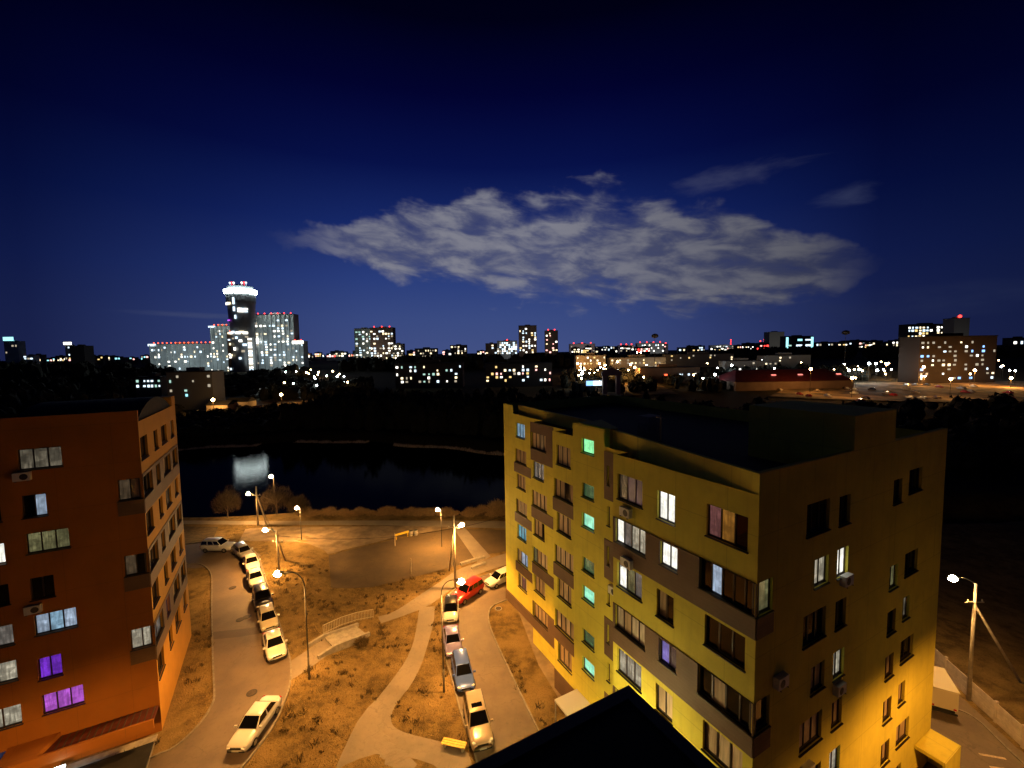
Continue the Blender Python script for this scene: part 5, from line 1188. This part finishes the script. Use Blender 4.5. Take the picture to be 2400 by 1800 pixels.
block('tall_b', 'round shouldered brown tower with two red roof lights', BROWNF, 10, 4, .42, ['warm', 'white', 'pink'], (4.2, 3.2), 20, 2)
block('row_a', 'dark five storey block with scattered lit windows left of the matching one', DARKF, 5, 15, .42, ['white', 'warm', 'cool', 'dim', 'white', 'green'], (1.7, 1.5), 12, zlo=8, name='apartment_block')
block('row_b', 'dark five storey block with a full lit top floor', DARKF, 5, 15, .42, ['white', 'warm', 'yellow', 'dim', 'cool', 'pink'], (1.7, 1.5), 12, zlo=8, name='apartment_block')
block('pink_a', 'pink lit far block with stepped roof and red lights', PINKF, 2, 6, .3, ['pink', 'dim'], (7, 4), 20, 3)
block('mix_b', 'far grey block with bright window columns next to the pink one', DARKF, 3, 9, .6, ['white', 'cool', 'dim'], (4.5, 5), 20)
block('pink_c', 'far pale pink block with red roof lights before the wide white one', PINKF, 2, 5, .3, ['pink', 'dim'], (7, 4), 20, 3)
block('white_d', 'wide pale blue white far block with red roof lights', GREYF, 3, 12, .35, ['cool', 'white'], (5, 4), 20, 4)
block('pink_e', 'narrow pink far block at the end of the wide white one', PINKF, 2, 2, .6, ['pink'], (5, 4), 20, 1)
LOWL = 'low far block with a line of lit windows on the right horizon'; LOWG = 'low far blocks along the right horizon'
for k, n_ in (('low_f', 7), ('low_h', 4), ('low_i', 7), ('low_j', 5), ('low_k', 4), ('low_l', 4)):
    block(k, LOWL, DARKF, 1 if k != 'low_l' else 2, n_, .8, ['white', 'dim', 'warm', 'cool'], (6, 4.5), 14, group=LOWG, top_in=.2)
block('white_g', 'bright white long far block below a red lit mast', GREYF, 2, 9, .8, ['white', 'cool', 'dim'], (7, 5), 14)
block('grey_tower', 'plain grey windowless far tower beside the cyan framed block', plain('far_olive_grey', (.30, .31, .27), .9), 1, 1, 0, ['dim'], (3, 3), 24)
t = block('frame_block', 'dark glass block outlined with cyan light strips', DARKF, 2, 3, .8, ['cyan', 'cool', 'green'], (12, 3.4), 20)
for sx in (-1, 1): b = MB(); b.box(-2.2, 2.2, -.8, 0, 0, 24); b.obj('light_strip', PM['cyan'], t, loc=(sx*26, 0, F['frame_block'][4]-ground_z(600, 900)+1-26))
block('lights_block', 'dark block dotted with bright white windows left of the grey roof house', DARKF, 7, 12, .5, ['white', 'cool', 'warm', 'white', 'yellow'], (4, 3), 16)
block('grey_house', 'grey gable block with one large red roof light', plain('far_olive_grey', (.30, .31, .27), .9), 1, 1, 0, ['dim'], (2, 2), 16, 1, redr=2.0)
block('brown_block', 'broad brown nine storey block above the lamplit parking lot', plain('far_dark_brown', (.03, .018, .012), .85), 9, 14, .42, ['dim', 'warm', 'dim', 'cool', 'dim', 'white', 'blue'], (1.8, 1.4), 16, zlo=6)
block('edge_block', 'far dark block with bright white top lights at the hill edge', DARKF, 1, 3, .9, ['white', 'cool'], (6, 4), 14)
block('blue_sign', 'far grey block under a large blue roof sign', GREYF, 2, 4, .3, ['dim'], (6, 4), 18, sign=(0, .75, 1.5, 11, 'cyan'))
block('white_sign', 'far slim block topped by a white sign', GREYF, 3, 2, .3, ['cool'], (3, 3), 12, sign=(-.2, 1.5, 0, 6, 'white'))
block('dark_box', 'dark windowless far block beside the white signed one', DARKF, 1, 3, .3, ['cool'], (4, 3), 16)
block('small_a', 'low far pavilion with white lit front near the blue signed block', GREYF, 2, 3, .8, ['cool', 'dim'], (5, 2.6), 12)
SK = 'small distant building with a few coloured lights on the left horizon'
for i in range(22):
    d_ = rf.uniform(900, 1400); pxx = rf.uniform(60, 345); x = (pxx-1208)/1010*d_; k = 'sk%d' % i; w_ = rf.uniform(14, 32); F[k] = [x, x+w_, d_, 28, 30+rf.uniform(2, 14)]
    block(k, SK, DARKF, 2, 3, .55, ['warm', 'dim', 'pink', 'cyan', 'white', 'yellow'], (5, 3.4), 12, group='small buildings along the left horizon', name='house', top_in=.2)
SK2 = 'small distant building with a few lit windows on the central horizon'
for i in range(58):
    d_ = rf.uniform(1000, 1700); pxx = rf.choice([rf.uniform(700, 830), rf.uniform(940, 1140), rf.uniform(1310, 1800), rf.uniform(1310, 1800), rf.uniform(1800, 2130)]); x = (pxx-1200)/1010*d_; k = 'sm%d' % i; w_ = rf.uniform(14, 34); F[k] = [x, x+w_, d_, 27, 29+rf.uniform(2, 14)+(4 if pxx > 1300 else 0)+(5 if pxx > 1800 else 0)]
    block(k, SK2, rf.choice([DARKF, BROWNF, GREYF]), 2, 4, .62, rf.choice([['warm', 'dim', 'white'], ['white', 'cool', 'dim'], ['warm', 'yellow', 'pink', 'white'], ['red', 'white', 'dim', 'pink']]), (5, 3.4), 12, group='small buildings along the central horizon', name='house', top_in=.2)
# nearer town quarters
block('school', 'low dark school block with two rows of cool lit windows', DARKF, 2, 7, .85, ['cool', 'green', 'cool'], (1.3, 1.3), 10, zlo=12, name='school')
block('house_left', 'dim grey block with cyan lit windows behind the red block', plain('far_dim_grey', (.18, .19, .19), .85), 5, 6, .32, ['dim', 'cyan', 'green', 'dim'], (1.3, 1.3), 10, zlo=8, name='apartment_block')
for key, lab in (('shed_a', 'long low shed with orange lit wall by the railway'), ('shed_b', 'taller shed with orange lit gable by the railway')):
    x0, x1, Y, zb_, zt = F[key]; g = ground_z((x0+x1)/2, Y); t = thing('shed', lab, 'shed', ((x0+x1)/2, Y, g)); Wd = x1-x0; b = MB(); b.box(-Wd/2, Wd/2, 0, 8, -.5, zt-g-1); b.obj('wall', CREAMF, t)
    b = MB(); b.hexa([(-Wd/2-.3, -.4, zt-g-1), (Wd/2+.3, -.4, zt-g-1), (Wd/2+.3, 8.4, zt-g-1), (-Wd/2-.3, 8.4, zt-g-1), (-Wd/2-.3, 3.5, zt-g+1), (Wd/2+.3, 3.5, zt-g+1), (Wd/2+.3, 4.5, zt-g+1), (-Wd/2-.3, 4.5, zt-g+1)]); b.obj('roof', BITU, t)
    for i in range(5): b = MB(); b.box(-.5, .5, -.06, .1, 0, 2.4); b.obj('door', plain('shed_door', (.3, .2, .13), .7), t, loc=(-Wd/2+Wd*(i+.5)/5, 0, .2))
for i in range(9):
    x = -141+i*3.6; y = 226+i*4.2; g = ground_z(x, y); t = thing('garage', 'low garage box with lit door in the row by the railway', 'garage', (x, y, g), R(40), 'row of garages by the railway')
    b = MB(); b.box(-2.2, 2.2, 0, 5, -.5, 2.6); b.obj('wall', CREAMF, t); b = MB(); b.box(-1.5, 1.5, -.06, .1, 0, 2.1); b.obj('door', plain('garage_door', (.38, .28, .2), .6), t); b = MB(); b.box(-2.4, 2.4, -.2, 5.2, 2.6, 2.75); b.obj('roof', BITU, t)
MQ = 'cream five storey block lit by orange street lamps'; 
block('far_row1', 'dim cream block behind the gateway with warm windows', CREAMF, 3, 9, .4, ['warm', 'yellow', 'white'], (1.6, 1.4), 12, zlo=17, name='apartment_block')
block('far_row2', 'cream block lit by orange lamps with a dark roofline', CREAMF, 4, 14, .28, ['warm', 'yellow', 'dim'], (1.6, 1.4), 12, zlo=11, name='apartment_block')
block('mid_a', 'low dark roofed market hall with a lit shop front', BROWNF, 1, 8, .6, ['cool', 'dim', 'white', 'orange'], (2.6, 1.4), 14, name='market_hall', top_in=.5)
block('mid_b', 'long dim grey block behind the dark trees with few warm windows', plain('far_dim_grey', (.18, .19, .19), .85), 3, 16, .25, ['warm', 'dim', 'yellow'], (2, 1.6), 12, zlo=17, name='apartment_block')
block('mid_c', 'grey block behind white yard lamps', plain('far_dim_grey', (.18, .19, .19), .85), 3, 9, .3, ['white', 'cool', 'dim'], (1.6, 1.4), 12, zlo=11, name='apartment_block')
block('mid_d', 'dim block with small windows beyond the red roofed hall', plain('far_dim_grey', (.18, .19, .19), .85), 3, 10, .3, ['dim', 'warm', 'blue'], (1.6, 1.4), 12, zlo=14, name='apartment_block')
# gateway with two pillars
x0, x1, Y, zb_, zt = F['arch']; g = ground_z(62, Y); t = thing('gateway', 'pinkish lit gateway with two pillars and a pediment', 'gate', ((x0+x1)/2, Y, g)); PKS = plain('pink_stone', (.5, .36, .28), .8); Wd = x1-x0; Hh = zt-g-3
for s_ in (-1, 1): b = MB(); b.box(s_*Wd*.36-1.3, s_*Wd*.36+1.3, 0, 3, -.5, Hh-3.5); b.obj('pillar', PKS, t)
b = MB(); b.box(-Wd*.52, Wd*.52, -.4, 3.4, Hh-3.5, Hh-1.2); b.obj('lintel', PKS, t)
b = MB(); b.hexa([(-Wd*.5, -.2, Hh-1.2), (Wd*.5, -.2, Hh-1.2), (Wd*.5, 3.2, Hh-1.2), (-Wd*.5, 3.2, Hh-1.2), (-.3, -.2, Hh+1.4), (.3, -.2, Hh+1.4), (.3, 3.2, Hh+1.4), (-.3, 3.2, Hh+1.4)]); b.obj('pediment', PKS, t)
for x, w_, c in ((49.5, 5, 'blue'), (54, 5.5, 'cool')):
    t = thing('billboard', 'bright %s lit billboard beside the gateway' % ('blue' if c == 'blue' else 'white'), 'billboard', (x, 272, ground_z(x, 272))); b = MB(); b.box(-w_/2, w_/2, -.2, .2, 6, 9); b.obj('screen', glow('billboard_'+c, PAL[c][0], 2.0), t); b = MB(); b.tube([(0, .3, -.5), (0, .3, 8)], .2, 6); b.obj('pole', DSTEEL, t)
# red roofed hall
F['hall_red'] = [148, 226, 284, 5, 17]; x0, x1, Y, zb_, zt = F['hall_red']; g = ground_z(170, Y); xc = (x0+x1)/2; Wd = x1-x0; t = thing('market_hall', 'long hall with a dark red metal roof', 'hall', (xc, Y, g)); REDR = plain('red_metal_roof', (.075, .009, .008), .55, nscale=.3, namp=.25)
zt2 = 15.5-g; b = MB(); b.box(-Wd/2, Wd/2, 0, 34, -.5, zt2-7); b.obj('wall', BROWNF, t)
b = MB(); b.hexa([(-Wd/2-1, -1, zt2-7), (Wd/2+1, -1, zt2-7), (Wd/2+1, 35, zt2-7), (-Wd/2-1, 35, zt2-7), (-Wd/2+8, 16, zt2), (Wd/2-8, 16, zt2), (Wd/2-8, 18, zt2), (-Wd/2+8, 18, zt2)]); b.obj('roof', REDR, t)
for x in (-10, 8, 34): b = MB(); b.hexa([(-1.6, -1, 0), (1.6, -1, 0), (2.2, .6, .5), (-1, .6, .5), (-1.6, -1, .2), (1.6, -1, .2), (2.2, .6, .7), (-1, .6, .7)]); b.obj('skylight', glow('skylight_red', (1, .25, .2), 1.6), t, loc=(x, 7.5, zt2-3.6))
# lamplit lot
LOTM = plain('lot_patchy_asphalt', (.13, .085, .045), .9, nscale=.09, namp=.95, bump=.05, bscale=1)
def far_sheet(name, pts, mat, dz=.6):
    return polysheet(name, pts, mat, dz)
far_sheet('parking_lot', [(150, 250), (168, 236), (205, 225), (262, 214), (330, 222), (380, 250), (400, 296), (306, 312), (206, 312), (160, 262)], LOTM)
far_sheet('yard', [(48, 276), (62, 262), (104, 268), (110, 320), (60, 330)], LOTM)
far_sheet('yard', [(-168, 222), (-158, 212), (-138, 220), (-100, 262), (-130, 285), (-165, 260)], LOTM)
lc = MB(); lc.hexa([(-2.2, -.85, .25), (2.2, -.85, .25), (2.2, .85, .25), (-2.2, .85, .25), (-2.15, -.8, .9), (2.1, -.8, .8), (2.1, .8, .8), (-2.15, .8, .9)]); lc.hexa([(-1.7, -.75, .86), (1.0, -.75, .86), (1.0, .75, .86), (-1.7, .75, .86), (-1.1, -.6, 1.45), (.4, -.6, 1.45), (.4, .6, 1.45), (-1.1, .6, 1.45)])
for x in (-1.4, 1.4):
    for y in (-.72, .72): lc.tube([(x, y-.1, .32), (x, y+.1, .32)], .32, 10)
lcm = [lc.mesh('far_car', m_) for m_ in (WH, SI, BE, BK, RD)]
for i in range(44):
    x = rf.uniform(165, 365); y = 226+rf.choice([0, 8, 20, 28, 44, 52, 66])+rf.uniform(-1, 1)
    if x > 345 and y < 250: continue
    o = bpy.data.objects.new('parked_car', rf.choice(lcm)); col.objects.link(o); o.location = (x, y, ground_z(x, y)+.62); o.rotation_euler = (0, 0, R(rf.choice([80, 95, 88, 268])))
    tag(o, 'small car parked in the far lamplit lot below the brown block', 'car', 'cars in the far lamplit lot')
# far street lamps
def far_lamp(p, kind, en):
    x, y, z = p; g = ground_z(x, y); z = max(z, g+5); white = kind == 'white'
    t = thing('street_lamp', 'far %s street lamp in the town beyond the lake' % ('white' if white else 'orange'), 'street lamp', (x, y, g), 0, 'far %s street lamps' % ('white' if white else 'orange'))
    b = MB(); b.tube([(0, 0, -.5), (0, 0, z-g)], .12, 6); b.obj('pole', DSTEEL, t); b = MB(); b.ball((0, 0, 0), .75 if en else .5, n=10, m=7); b.obj('lens', glow('far_lens_'+kind, (1, .66, .30) if not white else (.85, .95, 1), 60, True), t, loc=(0, 0, z-g), smooth=True)
    if not en: return
    ld = bpy.data.lights.new('lamp_light', 'POINT'); ld.energy = en; ld.color = SODIUM if not white else (.8, .95, 1); ld.shadow_soft_size = .8; o = bpy.data.objects.new('lamp_light', ld); col.objects.link(o); o.parent = t; o.location = (0, 0, z-g-1.2)
for p in FL['orange']: far_lamp(p, 'orange', 13000 if p[1] < 345 and p[0] > 120 else (13000 if p[0] > 0 else 500))
for p in FL['white']: far_lamp(p, 'white', 1600)
for p in ((-150, 215, 9), (-128, 238, 9), (190, 240, 13), (240, 235, 12)): far_lamp(p, 'orange', 5000)
for i in range(110):      # unlit-ground lamps deep in the streets
    z_ = rf.uniform(0, 1); px_ = rf.choice([rf.uniform(1345, 1570), rf.uniform(1345, 1570), rf.uniform(1580, 2100), rf.uniform(2080, 2400), rf.uniform(640, 900), rf.uniform(2000, 2400)]); y = rf.uniform(285, 420) if px_ > 1000 else rf.uniform(280, 420)
    x = (px_-1200)/1010*y; far_lamp((x, y, ground_z(x, y)+rf.uniform(5, 10)), 'orange' if rf.random() < .62 else 'white', 0)
# masts
for (x, y, zt, lab) in ((132.7, 400, 43.6, 'tall mast with a dark round lamp crown over the market hall'), (309, 400, 43.9, 'tall mast with a dark round lamp crown by the right horizon')):
    g = ground_z(x, y); t = thing('lamp_mast', lab, 'mast', (x, y, g)); b = MB(); b.tube([(0, 0, -1), (0, 0, zt-g-1.5)], .28, 8, r1=.14); b.obj('pole', DSTEEL, t); b = MB(); b.lathe((0, 0, zt-g-2.2), [(.8, 0), (3.0, 1.0), (3.2, 2.4), (2.4, 3.6), (.6, 4.2)], 12); b.obj('lamp_crown', DSTEEL, t)
for (px_, y, zb_, zt, lab) in ((1712, 1700, 35, 67, 'lattice mast with red lights on the right horizon'), (1781, 1500, 35, 57, 'lower of two red lit masts by the grey tower'), (1790, 1500, 35, 62, 'taller of two red lit masts by the grey tower')):
    x = (px_-1200)/1010*y*1.0; g = ground_z(x, y); t = thing('radio_mast', lab, 'mast', (x, y, g)); b = MB()
    for s_ in ((-1, -1), (1, -1), (0, 1)): b.tube([(s_[0]*2, s_[1]*2, 0), (s_[0]*.4, s_[1]*.4, zt-g)], .3, 5)
    b.obj('lattice', DSTEEL, t)
    for k in range(3): b = MB(); b.ball((0, 0, 0), 2.2, n=8, m=6); b.obj('obstruction_light', PM['red'], t, loc=(0, -1, (zt-g)-k*8))
